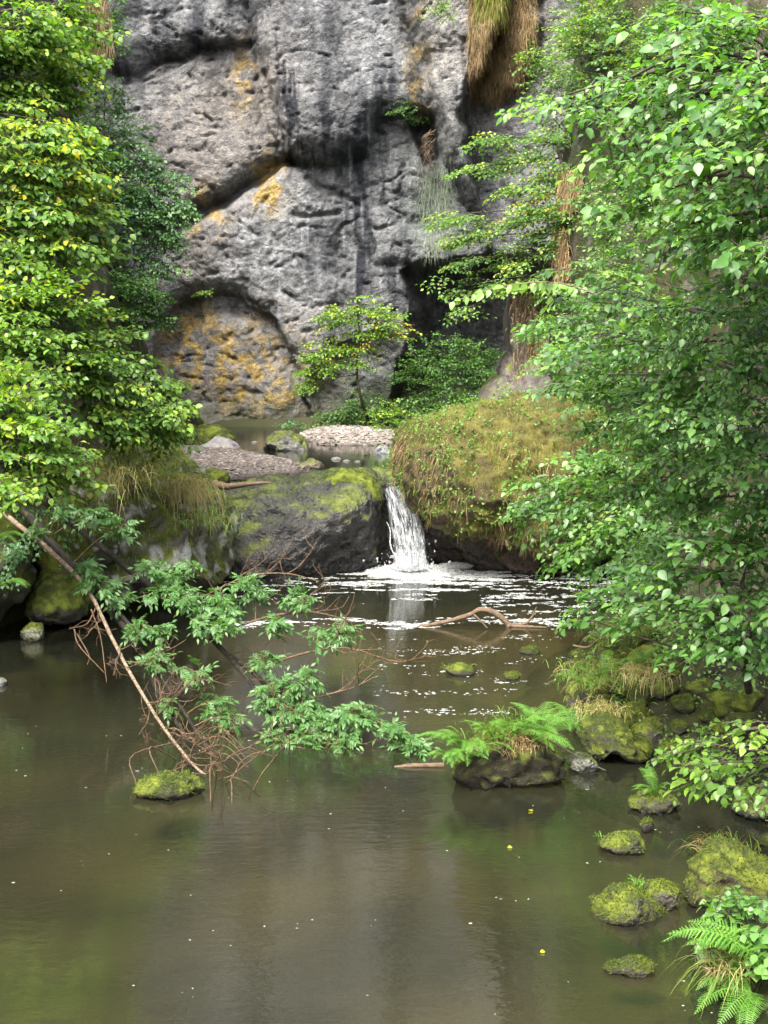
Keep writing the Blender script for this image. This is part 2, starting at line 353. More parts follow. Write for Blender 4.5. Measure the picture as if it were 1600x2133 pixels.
# ---- the cliff behind the pool
STEP = 0.05
xs = np.arange(-13.0, 10.5, STEP); zs = np.arange(1.2, 22.0, STEP); xs_c, zs_c = xs, zs
X, Z = np.meshgrid(xs, zs); nu, nv = len(xs), len(zs); X, Z = X.ravel(), Z.ravel()
DC = 44.5
cx = lambda pts: [(at(px, py, DC)[0], at(px, py, DC)[2]) for px, py in pts]
Q = np.stack([X, 0 * X, Z], -1)
WX = X + 0.30 * fbm(Q * 0.9, 4, seed=41) ; WZ = Z + 0.30 * fbm(Q * 0.9, 4, seed=47)
H = 0.5 * fbm(Q * 0.22, 3, seed=51) + 0.2 * fbm(Q * 0.6, 3, seed=52)
fr = fbm(np.stack([X * 0.55 + 0.35 * Z, 0 * X, Z * 0.28 - 0.2 * X], -1), 3, 0.5, 57); H += 0.16 * (np.floor(fr * 5) / 5 + 0.1 * fr)      # slabs stepped along joints
def block(pts, amp, w, grad=None, soft=0.12):
    global H
    s = poly_sd(WX, WZ, cx(pts)); t = np.clip((s + soft) / (w * 0.62), 0, 1); h = 0.62 * amp * (1 - (1 - t) ** 1.7)
    if grad:
        (ax, az), (bx, bz) = cx(grad[:2]); u = np.clip(((X - ax) * (bx - ax) + (Z - az) * (bz - az)) / ((bx - ax) ** 2 + (bz - az) ** 2), 0, 1)
        h = h * (grad[2] + (grad[3] - grad[2]) * u)
    H = H + h; return s
block([(120, -500), (520, -500), (515, 60), (500, 100), (430, 104), (330, 125), (255, 160), (215, 128), (150, 100)], 1.3, 1.3, [(350, -300), (350, 120), 0.5, 1.0])
sL = block([(230, 175), (300, 135), (400, 106), (480, 112), (520, 180), (548, 250), (575, 325), (500, 392), (420, 440), (350, 470), (240, 400)], 1.5, 1.1, [(380, 110), (460, 430), 0.35, 1.0])
sC = block([(522, -500), (850, -500), (850, 60), (880, 150), (905, 235), (870, 258), (800, 250), (762, 320), (690, 347), (625, 340), (590, 320), (560, 250), (540, 170), (528, 90)], 2.1, 1.5, [(700, -300), (700, 330), 0.7, 1.0])
block([(380, 470), (450, 440), (565, 352), (640, 345), (700, 470), (690, 700), (640, 800), (600, 700), (560, 640), (500, 605), (420, 600), (340, 640), (320, 560)], 0.7, 0.9)
sArch = block([(330, 668), (370, 640), (430, 612), (490, 618), (560, 652), (600, 715), (625, 790), (650, 880), (655, 960), (300, 960)], -0.75, 0.3, soft=0.05)
block([(345, 760), (420, 650), (520, 670), (590, 760), (640, 900), (640, 990), (320, 990)], 0.7, 1.0)
sCave = block([(835, 560), (880, 538), (960, 532), (1080, 530), (1180, 560), (1180, 900), (900, 900), (800, 850), (840, 740), (850, 650)], -5.2, 2.4, soft=0.02)
block([(640, 900), (650, 780), (700, 720), (800, 690), (850, 760), (850, 950), (640, 990)], -1.0, 1.0)
block([(862, 262), (900, 250), (915, 330), (890, 345)], -1.6, 0.4)
block([(715, 455), (760, 430), (840, 470), (930, 500), (930, 540), (840, 540), (780, 545)], 0.35, 0.5)
sP = block([(842, -500), (1130, -500), (1040, 60), (985, 180), (960, 260), (1000, 420), (1010, 520), (985, 430), (930, 330), (905, 240), (880, 130), (855, 50)], 2.7, 0.7)
block([(960, -500), (1150, -500), (1115, 100), (1080, 190), (1020, 215), (985, 190), (985, 60)], 1.2, 0.8)
for pts, dep, w in ([(548, 150), (570, 240), (598, 330), (640, 348)], 0.3, 0.10), ([(598, 335), (500, 400), (380, 462), (300, 480)], 0.5, 0.16), \
        ([(250, 165), (340, 128), (430, 104), (520, 95)], 0.25, 0.1), ([(640, 372), (700, 400), (770, 440)], 0.2, 0.07), ([(250, 178), (330, 160), (380, 125)], 0.15, 0.06), \
        ([(620, 445), (660, 452), (700, 440)], 0.25, 0.1), ([(800, 250), (850, 240), (905, 255)], 0.3, 0.12):
    H -= dep * np.exp(-(polyline_dist(WX, WZ, cx(pts)) / w) ** 2)
# weathered, flaking surface
rid = fbm(np.stack([X * 0.9, 0 * X + H * 0.5, Z * 1.2], -1), 4, 0.55, 61, True)
crk = np.clip(fbm(np.stack([WX * 0.8, H * 0.6, WZ * 1.3], -1), 3, 0.5, 63, True), 0, 1) ** 9
crk2 = np.clip(fbm(np.stack([WX * 2.4, H * 0.6, WZ * 3.6], -1), 3, 0.5, 64, True), 0, 1) ** 5
ro = 0.3 + 0.9 * sstep(-0.25, 0.3, fbm(Q * 0.3, 3, seed=58))
H += 0.06 * rid - 0.3 * crk - 0.06 * ro * crk2 + 0.04 * ro * fbm(np.stack([WX * 2.1, H * 0.8, WZ * 2.9], -1), 4, 0.6, 66, True) + 0.042 * ro * fbm(np.stack([X * 5.0, H, Z * 7.5], -1), 3, 0.6, 67, True)
smo = sstep(-0.2, 0.3, fbm(Q * 0.35, 2, seed=68)); H += 0.035 * smo * fbm(Q * 11.0, 2, seed=69, ridge=True)
Yc = DC - H + 0.035 * (Z - 6) - 0.9 * np.maximum(0, X - 3.2) - 0.35 * np.maximum(0, X - 6) - 0.5 * np.maximum(0, -X - 7.2)
Yc -= 0.5 * sstep(2.6, 1.4, Z) * (0.5 + fbm(Q * 1.5, 3, seed=70))
# stone colour: grey lava-like rock, brown and pale weathering, water stains, ochre lichen, moss at the foot
def gauss(px, py, rx, ry):
    a = at(px, py, DC); return np.exp(-((X - a[0]) / (rx * DC / FPX)) ** 2 - ((Z - a[2]) / (ry * DC / FPX)) ** 2)
n1, n2, n3 = fbm(Q * 0.5, 4, seed=81), fbm(Q * 2.2, 4, seed=82), fbm(Q * 7, 3, 0.6, 83)
g = np.clip(0.47 + 1.2 * n1 + 0.8 * n2 + 0.6 * n3, 0, 1)[:, None]
c = np.array([0.045, 0.047, 0.051]) * (1 - g) + np.array([0.27, 0.268, 0.262]) * g
def tone(mask, colr, amt=1.0):
    global c
    m = np.clip(mask * amt, 0, 1)[:, None]; c = c * (1 - m) + np.array(colr) * m
brk = sstep(-0.15, 0.35, n2 + 0.6 * n3)
tone((gauss(430, 270, 150, 150) + gauss(420, 540, 60, 110) * 0.9 + gauss(500, 780, 150, 130) + gauss(560, 200, 60, 150) * 0.7) * (0.45 + 0.55 * brk), (0.23, 0.19, 0.15), 0.75)
tone(gauss(540, 480, 70, 120) * (0.35 + 0.65 * brk) + gauss(520, 560, 60, 70) * brk, (0.33, 0.325, 0.32), 0.7)
streak = sstep(-0.05, 0.22, fbm(np.stack([WX * 2.2, 0 * X, Z * 0.2], -1), 5, 0.62, 85))
pst = sstep(0.15, 0.45, fbm(np.stack([X * 4.2, 0 * X, Z * 0.3], -1), 3, 0.6, 86))
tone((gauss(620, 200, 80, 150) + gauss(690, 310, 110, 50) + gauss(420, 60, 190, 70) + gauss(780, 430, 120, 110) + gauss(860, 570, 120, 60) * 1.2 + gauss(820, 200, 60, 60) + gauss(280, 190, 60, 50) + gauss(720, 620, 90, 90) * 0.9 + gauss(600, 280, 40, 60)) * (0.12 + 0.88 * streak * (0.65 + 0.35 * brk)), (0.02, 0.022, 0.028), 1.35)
tone((gauss(680, 240, 90, 120) + gauss(640, 650, 90, 120) + gauss(700, 560, 120, 60) + gauss(290, 190, 70, 50) + gauss(690, 320, 60, 30) + gauss(950, 220, 50, 100) + gauss(560, 520, 90, 120) + gauss(760, 380, 80, 80)) * pst, (0.36, 0.365, 0.375), 0.75)
och = sstep(-0.02, 0.35, fbm(Q * 1.9, 5, 0.65, 88) + 0.12)
tone((gauss(480, 760, 130, 85) * 1.2 + gauss(400, 700, 60, 60) + gauss(560, 810, 80, 40) + gauss(560, 365, 28, 45) * 1.6 + gauss(435, 470, 40, 28) + gauss(510, 160, 22, 60) + gauss(870, 130, 24, 110) + gauss(560, 420, 30, 30) + gauss(440, 420, 30, 30)) * (och * 1.1), (0.38, 0.26, 0.08), 0.85)
tone(gauss(900, 130, 60, 200) * (0.3 + 0.7 * brk) * (sP > -0.1), (0.31, 0.285, 0.25), 0.8)
tone(gauss(1040, 60, 80, 140) * (0.4 + 0.6 * brk), (0.15, 0.09, 0.03), 0.9)
tone(gauss(895, 420, 60, 130) * (0.4 + 0.6 * brk), (0.25, 0.29, 0.24), 0.5)
tone(sstep(3.4, 1.7, Z) * sstep(-0.2, 0.3, n2 + 0.1), (0.07, 0.07, 0.025), 0.8)
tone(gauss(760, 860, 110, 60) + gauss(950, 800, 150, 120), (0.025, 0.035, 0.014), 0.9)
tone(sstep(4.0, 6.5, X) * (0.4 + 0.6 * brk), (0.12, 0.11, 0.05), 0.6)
c = c * np.array([0.70, 0.715, 0.74])
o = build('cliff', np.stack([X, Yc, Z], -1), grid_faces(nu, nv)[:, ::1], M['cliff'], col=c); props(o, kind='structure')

# ---- side walls of the gorge, soil and rock under the plants
def side_wall(name, side, xf, seed, d0, d1, z1):
    ds = np.arange(d0, d1, 0.16); zz = np.arange(-0.6, z1, 0.16)
    D, ZZ = np.meshgrid(ds, zz); D, ZZ = D.ravel(), ZZ.ravel(); ZZ = ZZ * np.interp(D, [-4, 9, 20, 34], [0.35, 0.45, 0.7, 1.0]); q = np.stack([0 * D, D, ZZ], -1)
    XX = xf(D, ZZ) + side * (-0.5) * fbm(q * 0.45, 4, 0.55, seed) + side * -0.14 * fbm(q * 1.8, 3, 0.55, seed + 5, True)
    a, b = fbm(q * 0.7, 4, seed=seed + 9)[:, None], fbm(q * 2.5, 3, seed=seed + 10)[:, None]
    k = sstep(-0.15, 0.3, a + 0.4 * b); cc = np.array([0.02, 0.028, 0.009]) * (1 - k) + np.array([0.045, 0.036, 0.02]) * k
    k2 = sstep(0.1, 0.35, b - 0.2 * a); cc = cc * (1 - k2) + np.array([0.085, 0.08, 0.068]) * k2
    f = grid_faces(len(ds), len(zz))
    o = build(name, np.stack([XX, D, ZZ], -1), f if side < 0 else f[:, ::-1], M['soil'], col=cc); props(o, kind='structure')
side_wall('left_bank', -1, lambda d, z: -np.interp(d, [-4, 12, 21, 27, 36, 43, 46], [9.0, 8.4, 6.6, 5.3, 5.9, 6.8, 7.4]) - 0.24 * np.maximum(z - 1.5, 0) - 0.7 * sstep(1.2, 0.2, z) * 0, 101, -4, 46, 19)
RIGHT_X = lambda d, z: np.interp(d, [-4, 9, 12, 16, 20, 25, 28, 34, 39, 43], [4.2, 3.6, 4.2, 4.3, 4.2, 4.9, 4.9, 3.7, 4.2, 5.5]) + np.interp(d, [10, 27, 33], [0.3, 0.26, 0.09]) * np.maximum(z, 0) + 1.2 * sstep(0.5, 0.0, -z + 0.9) * 0
side_wall('right_bank', 1, RIGHT_X, 131, -4, 43, 19)

# ---- stony shore at the foot of the right bank
X, Y, nu, nv = grid(1.2, 7.2, 8.0, 29.0, 0.09)
P = np.stack([X, Y, 0 * X], -1)
edge = np.interp(Y, [8, 10, 11, 12.2, 14.2, 15.6, 17, 18.5, 20.5, 23, 27], [2.55, 2.6, 3.1, 3.45, 3.75, 2.9, 2.3, 2.35, 2.75, 3.4, 4.3]) + 0.35 * fbm(P * 0.9, 3, seed=711)
Zs = -1.1 + 0.75 * sstep(-1.1, -0.4, X - edge) + 0.62 * sstep(-0.5, 0.9, X - edge) + 0.9 * sstep(0.6, 2.6, X - edge) + 0.12 * fbm(P * 1.6, 4, 0.55, 712) + 0.05 * fbm(P * 5, 3, 0.6, 713, True)
k = sstep(-0.2, 0.25, fbm(P * 1.2, 4, 0.6, 714))[:, None]; c = np.array([0.012, 0.010, 0.007]) * (1 - k) + np.array([0.03, 0.034, 0.010]) * k
o = build('right_shore', np.stack([X, Y, Zs], -1), grid_faces(nu, nv), M['boulder'], col=c); props(o, kind='structure')
def shore_z(x, y): i = int(round((y - 8.0) / 0.09)) * nu_s + int(round((x - 1.2) / 0.09)); return float(Zs[min(max(i, 0), len(Zs) - 1)])
nu_s = nu

# ------------------------------------------------------------------ rocks
def moss_color(Vw, Nn, base, base2, moss, moss2, amount, seed, freq=1.0, white=0.0):
    a, b = fbm(Vw * 1.3 * freq, 4, 0.55, seed), fbm(Vw * 5 * freq, 3, 0.55, seed + 3)
    k = np.clip(0.5 + 1.2 * a + 0.6 * b, 0, 1)[:, None]; c = np.array(base) * (1 - k) + np.array(base2) * k
    mk = sstep(-0.12, 0.3, Nn[:, 2] * 0.75 + 0.8 * a + 0.3 * b + amount - 0.5)[:, None]
    mm = sstep(-0.3, 0.4, b + a)[:, None]; mc = np.array(moss) * (1 - mm) + np.array(moss2) * mm
    c = c * (1 - mk) + mc * mk
    if white:
        w = sstep(0.14, 0.24, fbm(Vw * 3.6 * freq, 4, 0.62, seed + 5) + white - 0.12) * sstep(0.75, 0.4, Nn[:, 2]); c = c * (1 - w[:, None]) + np.array([0.3, 0.295, 0.28]) * w[:, None]
    return c, mk[:, 0]
ROCK, ROCK2, MOSS, MOSS2 = (0.035, 0.03, 0.024), (0.10, 0.09, 0.075), (0.022, 0.03, 0.006), (0.085, 0.102, 0.012)
def blades(P, Nn, length, width, rngl, lean=0.5, grav=0.0, segs=2, out=None, tint=(0, 1)):
    """short or long blades standing on points P"""
    n = len(P); L = length * (0.5 + rngl.random(n)); up = unit(Nn + lean * rngl.normal(size=(n, 3)))
    if out is not None: up = unit(up + out)
    side = unit(np.cross(up, rngl.normal(size=(n, 3)))); V = []
    for k in range(segs + 1):
        t = k / segs; p = P + up * (L * t)[:, None]; p = p - np.array([0, 0, 1]) * (grav * L * t * t)[:, None]
        if k < segs: w = side * (width * (1 - 0.7 * t) * (0.6 + 0.8 * 0.5)); V += [p - w, p + w]
        else: V += [p]
    m = 2 * segs + 1; Va = np.stack(V, 1).reshape(-1, 3); base = (np.arange(n) * m)[:, None]
    q = np.concatenate([base + np.array([[2 * k, 2 * k + 1, 2 * k + 3, 2 * k + 2]]) for k in range(segs - 1)]) if segs > 1 else np.zeros((0, 4), int)
    t3 = base + np.array([[2 * segs - 2, 2 * segs - 1, 2 * segs]])
    tn = np.repeat(tint[0] + (tint[1] - tint[0]) * rngl.random(n), m)
    return Va, q, t3, tn
def add_blades(name, parent, mat, args, kind='stuff', origin=None):
    Va, q, t3, tn = args
    return build(name, Va, [t3, q] if len(q) else [t3], mat, parent, origin, True, {'tint': tn}, kind=kind)
def surf_points(o, n, rngl, mask=None):
    """random points with normals on a mesh object (in world space, no rotation)"""
    me = o.data; nf = len(me.polygons); ar = np.zeros(nf, np.float32); me.polygons.foreach_get('area', ar)
    ce = np.zeros(nf * 3, np.float32); me.polygons.foreach_get('center', ce); ce = ce.reshape(-1, 3)
    nr = np.zeros(nf * 3, np.float32); me.polygons.foreach_get('normal', nr); nr = nr.reshape(-1, 3)
    loc = np.array(o.location) + (np.array(o.parent.location) if o.parent else 0)
    W = ce + loc; p = ar.astype(float)
    if mask is not None: p = p * np.clip(mask(W, nr), 0, None)
    if p.sum() <= 0: return np.zeros((0, 3)), np.zeros((0, 3))
    i = rngl.choice(nf, n, p=p / p.sum())
    return W[i] + rngl.normal(size=(n, 3)) * np.sqrt(ar[i])[:, None] * 0.35, nr[i].astype(float)
def boulder(name, poly, d, thick, label, sub=5, seed=1, amp=0.08, freq=1.6, fine=0.02, center=None, mat='boulder', colors=None, amount=0.5, white=0.0, box=0.8,
            moss_blades=0, cat='rock', group=None, shear=0.0, blade_len=0.03, facets=9, moss=None, part=None):
    """a rock whose front outline is given as measured points, standing at distance d with its own depth 'thick'"""
    W = np.array([at(px, py, d) for px, py in poly]); c0 = W.mean(0) if center is None else at(center[0], center[1], d)
    ang = np.arctan2(W[:, 2] - c0[2], W[:, 0] - c0[0]); rad = np.hypot(W[:, 0] - c0[0], W[:, 2] - c0[2]); k = np.argsort(ang)
    D, F = ico(sub); th = np.arctan2(D[:, 2], D[:, 0]); r = np.interp(th, ang[k], rad[k], period=2 * math.pi)
    s = np.hypot(D[:, 0], D[:, 2]); yy = np.sign(D[:, 1]) * np.abs(D[:, 1]) ** box
    ph = math.atan2(CAM_H - c0[2], d); hh = (W[:, 2].max() - W[:, 2].min()) / 2      # seen from above, the depth shows too: keep the measured height
    thick = min(thick, 0.85 * hh / math.sin(ph)) if ph > 0.12 else thick
    zk = math.sqrt(max(hh ** 2 - (0.9 * thick * math.sin(ph)) ** 2, (0.4 * hh) ** 2)) / hh if ph > 0.12 else 1.0
    sc = rad.mean() * (0.5 + 0.5 * zk)
    rs = (s ** (0.75)) * r
    V = np.stack([rs * D[:, 0] / (s + 1e-9), yy * thick + shear * rs * D[:, 2] / (s + 1e-9), zk * rs * D[:, 2] / (s + 1e-9)], -1)
    rf = np.random.default_rng(seed + 900)                     # split faces: planes cut off the roundest parts
    for _ in range(facets):
        n_ = unit(rf.normal(size=3) * np.array([1, 1, 0.8])); s_ = V @ n_; h_ = s_.max() * rf.uniform(0.62, 0.9); V = V - np.maximum(0, s_ - h_)[:, None] * n_ * 0.9
    Vw = V + c0
    q = Vw * freq / max(sc, 0.25)
    nrm = unit(np.stack([D[:, 0], D[:, 1], D[:, 2]], -1))
    disp = 1.6 * amp * sc * fbm(q, 4, 0.55, seed) + 1.3 * amp * sc * (fbm(q * 1.7, 5, 0.6, seed + 2, True) - 0.35) + fine * fbm(Vw * 12, 3, 0.6, seed + 3)
    Vw = Vw + nrm * disp[:, None]
    base = np.array([c0[0], c0[1], Vw[:, 2].min()])
    if part is not None: o = build(name, Vw, F, M[mat], parent=part)
    else: o = build(name, Vw, F, M[mat], origin=base); props(o, label, cat, group)
    Nn = normals_of(o.data); cs = colors or (ROCK, ROCK2)
    col, mk = moss_color(Vw, Nn, cs[0], cs[1], *(moss or (MOSS, MOSS2)), amount, seed, 1.0 / max(0.5, min(sc, 2)), white)
    wet = sstep(0.12, 0.02, Vw[:, 2])[:, None] if base[2] < 0.3 else 0
    set_col(o, col * (1 - 0.6 * wet))
    if moss_blades:
        rl = np.random.default_rng(seed)
        P_, N_ = surf_points(o, moss_blades, rl, lambda w, n: sstep(0.0, 0.4, n[:, 2] + 0.5 * fbm(w * 2.0, 2, seed=seed) + amount - 0.5))
        if len(P_):
            Va, q4, t3, tn = blades(P_, N_, blade_len * 0.75, 0.0042, rl, 0.6, 0.3, 1, None, (0.05, 0.85))
            build('moss', Va, [t3], M['moss'], o if part is None else part, None, True, {'tint': tn}, kind='stuff')
    return o

# big rocks round the fall
WETC = ((0.010, 0.0095, 0.009), (0.05, 0.047, 0.043))
fall_rock = boulder('boulder', [(455, 1030), (520, 1012), (620, 1010), (665, 996), (720, 986), (770, 992), (800, 1020), (812, 1070), (826, 1130), (822, 1165), (780, 1188), (700, 1215), (560, 1215), (470, 1215), (420, 1180), (415, 1100)],
    28.2, 1.7, 'broad dark wet boulder left of the waterfall, mossy on top and right', 6, 5, 0.09, 2.2, 0.03, (620, 1100), 'wet', WETC, 0.12, box=0.7, moss_blades=9000, blade_len=0.05, shear=0.25, facets=5)
cap = boulder('mossy_cap', [(655, 1022), (668, 996), (700, 982), (745, 988), (785, 1004), (806, 1034), (800, 1055), (740, 1052), (690, 1040)], 27.9, 0.6, None, 5, 15, 0.12, 1.5, 0.02, None, 'boulder', None, 0.75, moss_blades=3500, blade_len=0.05, part=fall_rock)
lichen_rock = boulder('boulder', [(150, 930), (240, 900), (320, 930), (370, 975), (430, 1020), (478, 1075), (492, 1140), (482, 1190), (420, 1225), (330, 1240), (250, 1225), (190, 1200), (130, 1120)],
    25.0, 2.2, 'sloping mossy bank boulder blotched with white lichen, behind the fallen branches', 6, 25, 0.10, 2.0, 0.035, (310, 1080), 'boulder', ((0.06, 0.052, 0.042), (0.15, 0.13, 0.11)), 0.46, white=0.2, moss_blades=12000, blade_len=0.05, shear=0.35)
lump = boulder('boulder', [(70, 1205), (110, 1180), (170, 1195), (200, 1240), (190, 1275), (130, 1290), (75, 1280), (50, 1250)], 22.6, 0.8, 'bright mossy lump overhanging the dark hollow at the left water edge', 5, 35, 0.14, 1.6, 0.02, None, 'boulder', None, 0.78, moss_blades=3500, blade_len=0.05)
boulder('boulder', [(-120, 1000), (-20, 1010), (25, 1060), (60, 1180), (95, 1230), (70, 1262), (30, 1262), (5, 1300), (-60, 1330), (-140, 1300)], 22.2, 1.4, 'dark rock with pale lichen at the left edge above the hollow', 5, 36, 0.12, 1.8, 0.03, (-30, 1160), 'boulder', None, 0.5, white=0.06, moss_blades=3500, blade_len=0.05)
boulder('boulder', [(95, 1080), (160, 1050), (230, 1080), (260, 1160), (240, 1230), (180, 1220), (110, 1190)], 23.5, 1.2, 'mossy rock between the pale limb and the lichen boulder', 5, 37, 0.14, 1.8, 0.03, None, 'boulder', None, 0.6, white=0.05, moss_blades=3500, blade_len=0.05)
right_rock = boulder('boulder', [(838, 985), (834, 940), (842, 905), (868, 884), (930, 868), (1040, 848), (1100, 832), (1190, 845), (1290, 900), (1330, 1000), (1300, 1110), (1200, 1150), (1130, 1165), (1070, 1120), (1010, 1105), (950, 1095), (885, 1062), (850, 1010)],
    28.0, 2.1, 'large overhanging boulder right of the waterfall covered in dry grass and moss', 6, 45, 0.11, 2.4, 0.03, (1050, 985), 'boulder', ((0.07, 0.052, 0.033), (0.15, 0.115, 0.07)), 0.75, moss=((0.042, 0.036, 0.010), (0.08, 0.07, 0.017)), facets=0)
boulder('boulder', [(850, 1000), (960, 1000), (1080, 1040), (1180, 1060), (1280, 1080), (1310, 1230), (1200, 1215), (1100, 1210), (980, 1205), (895, 1200), (868, 1130)], 28.8, 1.3, 'dark brown undercut rock beneath the grassy boulder right of the fall', 5, 46, 0.10, 2.0, 0.03, (1070, 1140), 'wet', ((0.012, 0.010, 0.008), (0.045, 0.032, 0.022)), -0.1, facets=2)
boulder('boulder', [(1015, 1130), (1060, 1110), (1130, 1120), (1180, 1150), (1170, 1185), (1100, 1195), (1040, 1180)], 27.6, 0.7, 'rusty brown rock face under the hanging grass of the right boulder', 5, 47, 0.12, 1.8, 0.02, None, 'wet', ((0.02, 0.012, 0.008), (0.06, 0.034, 0.02)), 0.0)
boulder('boulder', [(760, 1030), (800, 1014), (850, 1012), (905, 1020), (920, 1100), (915, 1200), (850, 1205), (780, 1200), (765, 1100)], 28.85, 0.5, 'dark wet rock step directly behind the falling water', 5, 49, 0.10, 1.8, 0.03, None, 'wet', WETC, -0.2, facets=3)
boulder('boulder', [(745, 1000), (770, 978), (800, 984), (835, 990), (860, 1005), (850, 1022), (800, 1018), (760, 1025)], 29.6, 0.5, 'low dark rock sill at the head of the waterfall', 4, 48, 0.14, 1.8, 0.02, None, 'wet', WETC, 0.1)
boulder('rock_buttress', [(955, 880), (1000, 832), (1040, 780), (1060, 730), (1058, 640), (1068, 590), (1110, 580), (1150, 640), (1170, 760), (1180, 900), (1060, 905)], 35.0, 1.8, 'grey flaring rock buttress rising behind the grassy boulder', 6, 55, 0.06, 2.2, 0.04, (1090, 790), 'boulder', ((0.05, 0.042, 0.04), (0.15, 0.13, 0.12)), 0.2, cat='rock')

# rocks in the upper pool
boulder('rock', [(545, 935), (560, 912), (585, 902), (615, 905), (645, 928), (650, 940), (600, 946), (555, 943)], 36.2, 0.6, 'dark streaked rock with a mossy cap standing in the upper pool', 5, 61, 0.14, 1.8, 0.02, None, 'wet', ((0.05, 0.047, 0.045), (0.22, 0.21, 0.2)), 0.35, moss_blades=900, blade_len=0.04)
boulder('rock', [(380, 928), (400, 900), (440, 890), (480, 905), (500, 925), (505, 940), (430, 945), (390, 942)], 38.0, 0.8, 'rounded mossy rock at the back end of the brown gravel bar', 5, 62, 0.14, 1.8, 0.02, None, 'boulder', None, 0.7, moss_blades=1200, blade_len=0.04)
boulder('rock', [(415, 935), (440, 921), (480, 922), (505, 935), (480, 946), (430, 946)], 36.4, 0.5, 'flat grey stone in front of the mossy rock on the gravel', 4, 63, 0.14, 1.8, 0.02, None, 'boulder', ((0.12, 0.11, 0.11), (0.24, 0.23, 0.22)), -0.2)
boulder('rock', [(781, 945), (786, 931), (797, 927), (812, 936), (816, 948), (800, 954), (785, 952)], 35.2, 0.3, 'small grey stone alone in the still upper pool', 4, 64, 0.10, 1.8, 0.01, None, 'wet', ((0.08, 0.085, 0.09), (0.26, 0.27, 0.28)), -0.1)
boulder('rock', [(620, 970), (640, 962), (670, 964), (690, 974), (650, 980), (622, 979)], 31.5, 0.3, 'low brown rock at the tip of the gravel bar', 4, 65, 0.14, 1.8, 0.02, None, 'wet', ((0.06, 0.05, 0.035), (0.17, 0.14, 0.1)), 0.1)
boulder('rock', [(405, 1003), (420, 988), (455, 982), (478, 992), (482, 1006), (440, 1010)], 29.2, 0.4, 'small dark mossy rock behind the grey plank', 4, 66, 0.14, 1.8, 0.02, None, 'boulder', None, 0.65, moss_blades=500, blade_len=0.03)
boulder('rock', [(330, 880), (350, 840), (385, 828), (415, 850), (425, 880), (400, 900), (350, 905)], 40.5, 0.7, 'shadowed mossy rock at the foot of the cliff behind the shrub', 4, 67, 0.14, 1.8, 0.02, None, 'boulder', None, 0.6)
for k, (px, py, s) in enumerate(((700, 957, 9), (722, 961, 6), (745, 962, 5), (531, 922, 6), (700, 912, 4), (675, 985, 6))):
    p = ground(px, py, Z_UP)
    w = s * p[1] / FPX
    D, F = ico(3); q = D * np.array([1.2, 1, 0.6]) * w * (1 + 0.2 * fbm(D * 1.5 + 9 * k, 3, seed=k))[:, None] + p
    o = build('stone', q, F, M['wet'], origin=p, col=np.tile([0.13, 0.12, 0.11], (len(q), 1)))
    props(o, ['wet pebble just off the tip of the gravel bar', 'second small stone right of the gravel bar tip', 'third small stone out in the upper pool', 'dark stone left of the mossy capped pool rock',
              'tiny stone in front of the pale gravel bar', 'small stone at the shallow end of the brown gravel bar'][k], 'stone', 'stones in the upper pool')

# rocks along the right bank and in the lower pool: outline, distance from the waterline, label
def on_water(py): return ground(800, py)[1]
RB = 'mossy rocks along the right bank'
arch = boulder('rock', [(1200, 1570), (1208, 1530), (1228, 1503), (1262, 1491), (1292, 1503), (1315, 1535), (1345, 1556), (1376, 1556), (1372, 1578), (1335, 1586), (1300, 1578), (1282, 1558), (1258, 1548), (1235, 1556), (1225, 1585)], on_water(1572), 0.42,
    'humped mossy rock arching over a dark gap beside the ferns', 5, 71, 0.12, 1.9, 0.012, (1268, 1532), 'boulder', None, 0.72, moss_blades=3500, group=RB)
boulder('rock', [(1292, 1500), (1298, 1478), (1318, 1465), (1340, 1470), (1352, 1492), (1345, 1512), (1315, 1518)], on_water(1535), 0.25, 'round bright green moss cushion rock behind the humped rock', 5, 72, 0.13, 1.9, 0.016, None, 'boulder', None, 0.85, moss_blades=1500, group=RB)
boulder('rock', [(1312, 1530), (1330, 1508), (1362, 1495), (1390, 1508), (1402, 1530), (1380, 1555), (1335, 1555)], on_water(1548), 0.3, 'dark angular rock with thin moss right of the humped rock', 5, 73, 0.13, 1.9, 0.016, None, 'boulder', None, 0.45, moss_blades=900, group=RB)
boulder('rock', [(1402, 1520), (1412, 1495), (1440, 1485), (1475, 1490), (1490, 1510), (1478, 1535), (1430, 1545), (1406, 1538)], on_water(1542), 0.35, 'wide yellow green moss rock below the big leaves', 5, 74, 0.13, 1.9, 0.016, None, 'boulder', None, 0.8, moss_blades=1800, group=RB)
boulder('rock', [(1300, 1455), (1312, 1432), (1340, 1425), (1366, 1438), (1372, 1462), (1340, 1475), (1308, 1472)], on_water(1510), 0.3, 'mossy rock above the round moss cushion', 5, 75, 0.13, 1.9, 0.016, None, 'boulder', None, 0.75, moss_blades=1300, group=RB)
boulder('rock', [(1380, 1490), (1395, 1465), (1440, 1455), (1490, 1470), (1500, 1495), (1440, 1500)], on_water(1530), 0.3, 'brown rock in the shade under the overhanging leaves', 5, 76, 0.13, 1.9, 0.016, None, 'boulder', None, 0.4, moss_blades=700, group=RB)
boulder('rock', [(1510, 1470), (1530, 1435), (1570, 1425), (1610, 1430), (1630, 1470), (1600, 1500), (1540, 1500)], on_water(1535), 0.35, 'yellow moss covered rock near the right picture edge', 5, 77, 0.13, 1.9, 0.016, None, 'boulder', None, 0.85, moss_blades=1300, group=RB)
boulder('rock', [(1282, 1345), (1300, 1322), (1330, 1318), (1345, 1335), (1340, 1355), (1300, 1360)], on_water(1400), 0.3, 'mossy stone at the back of the bank under hanging foliage', 5, 78, 0.13, 1.9, 0.016, None, 'boulder', None, 0.75, moss_blades=700, group=RB)
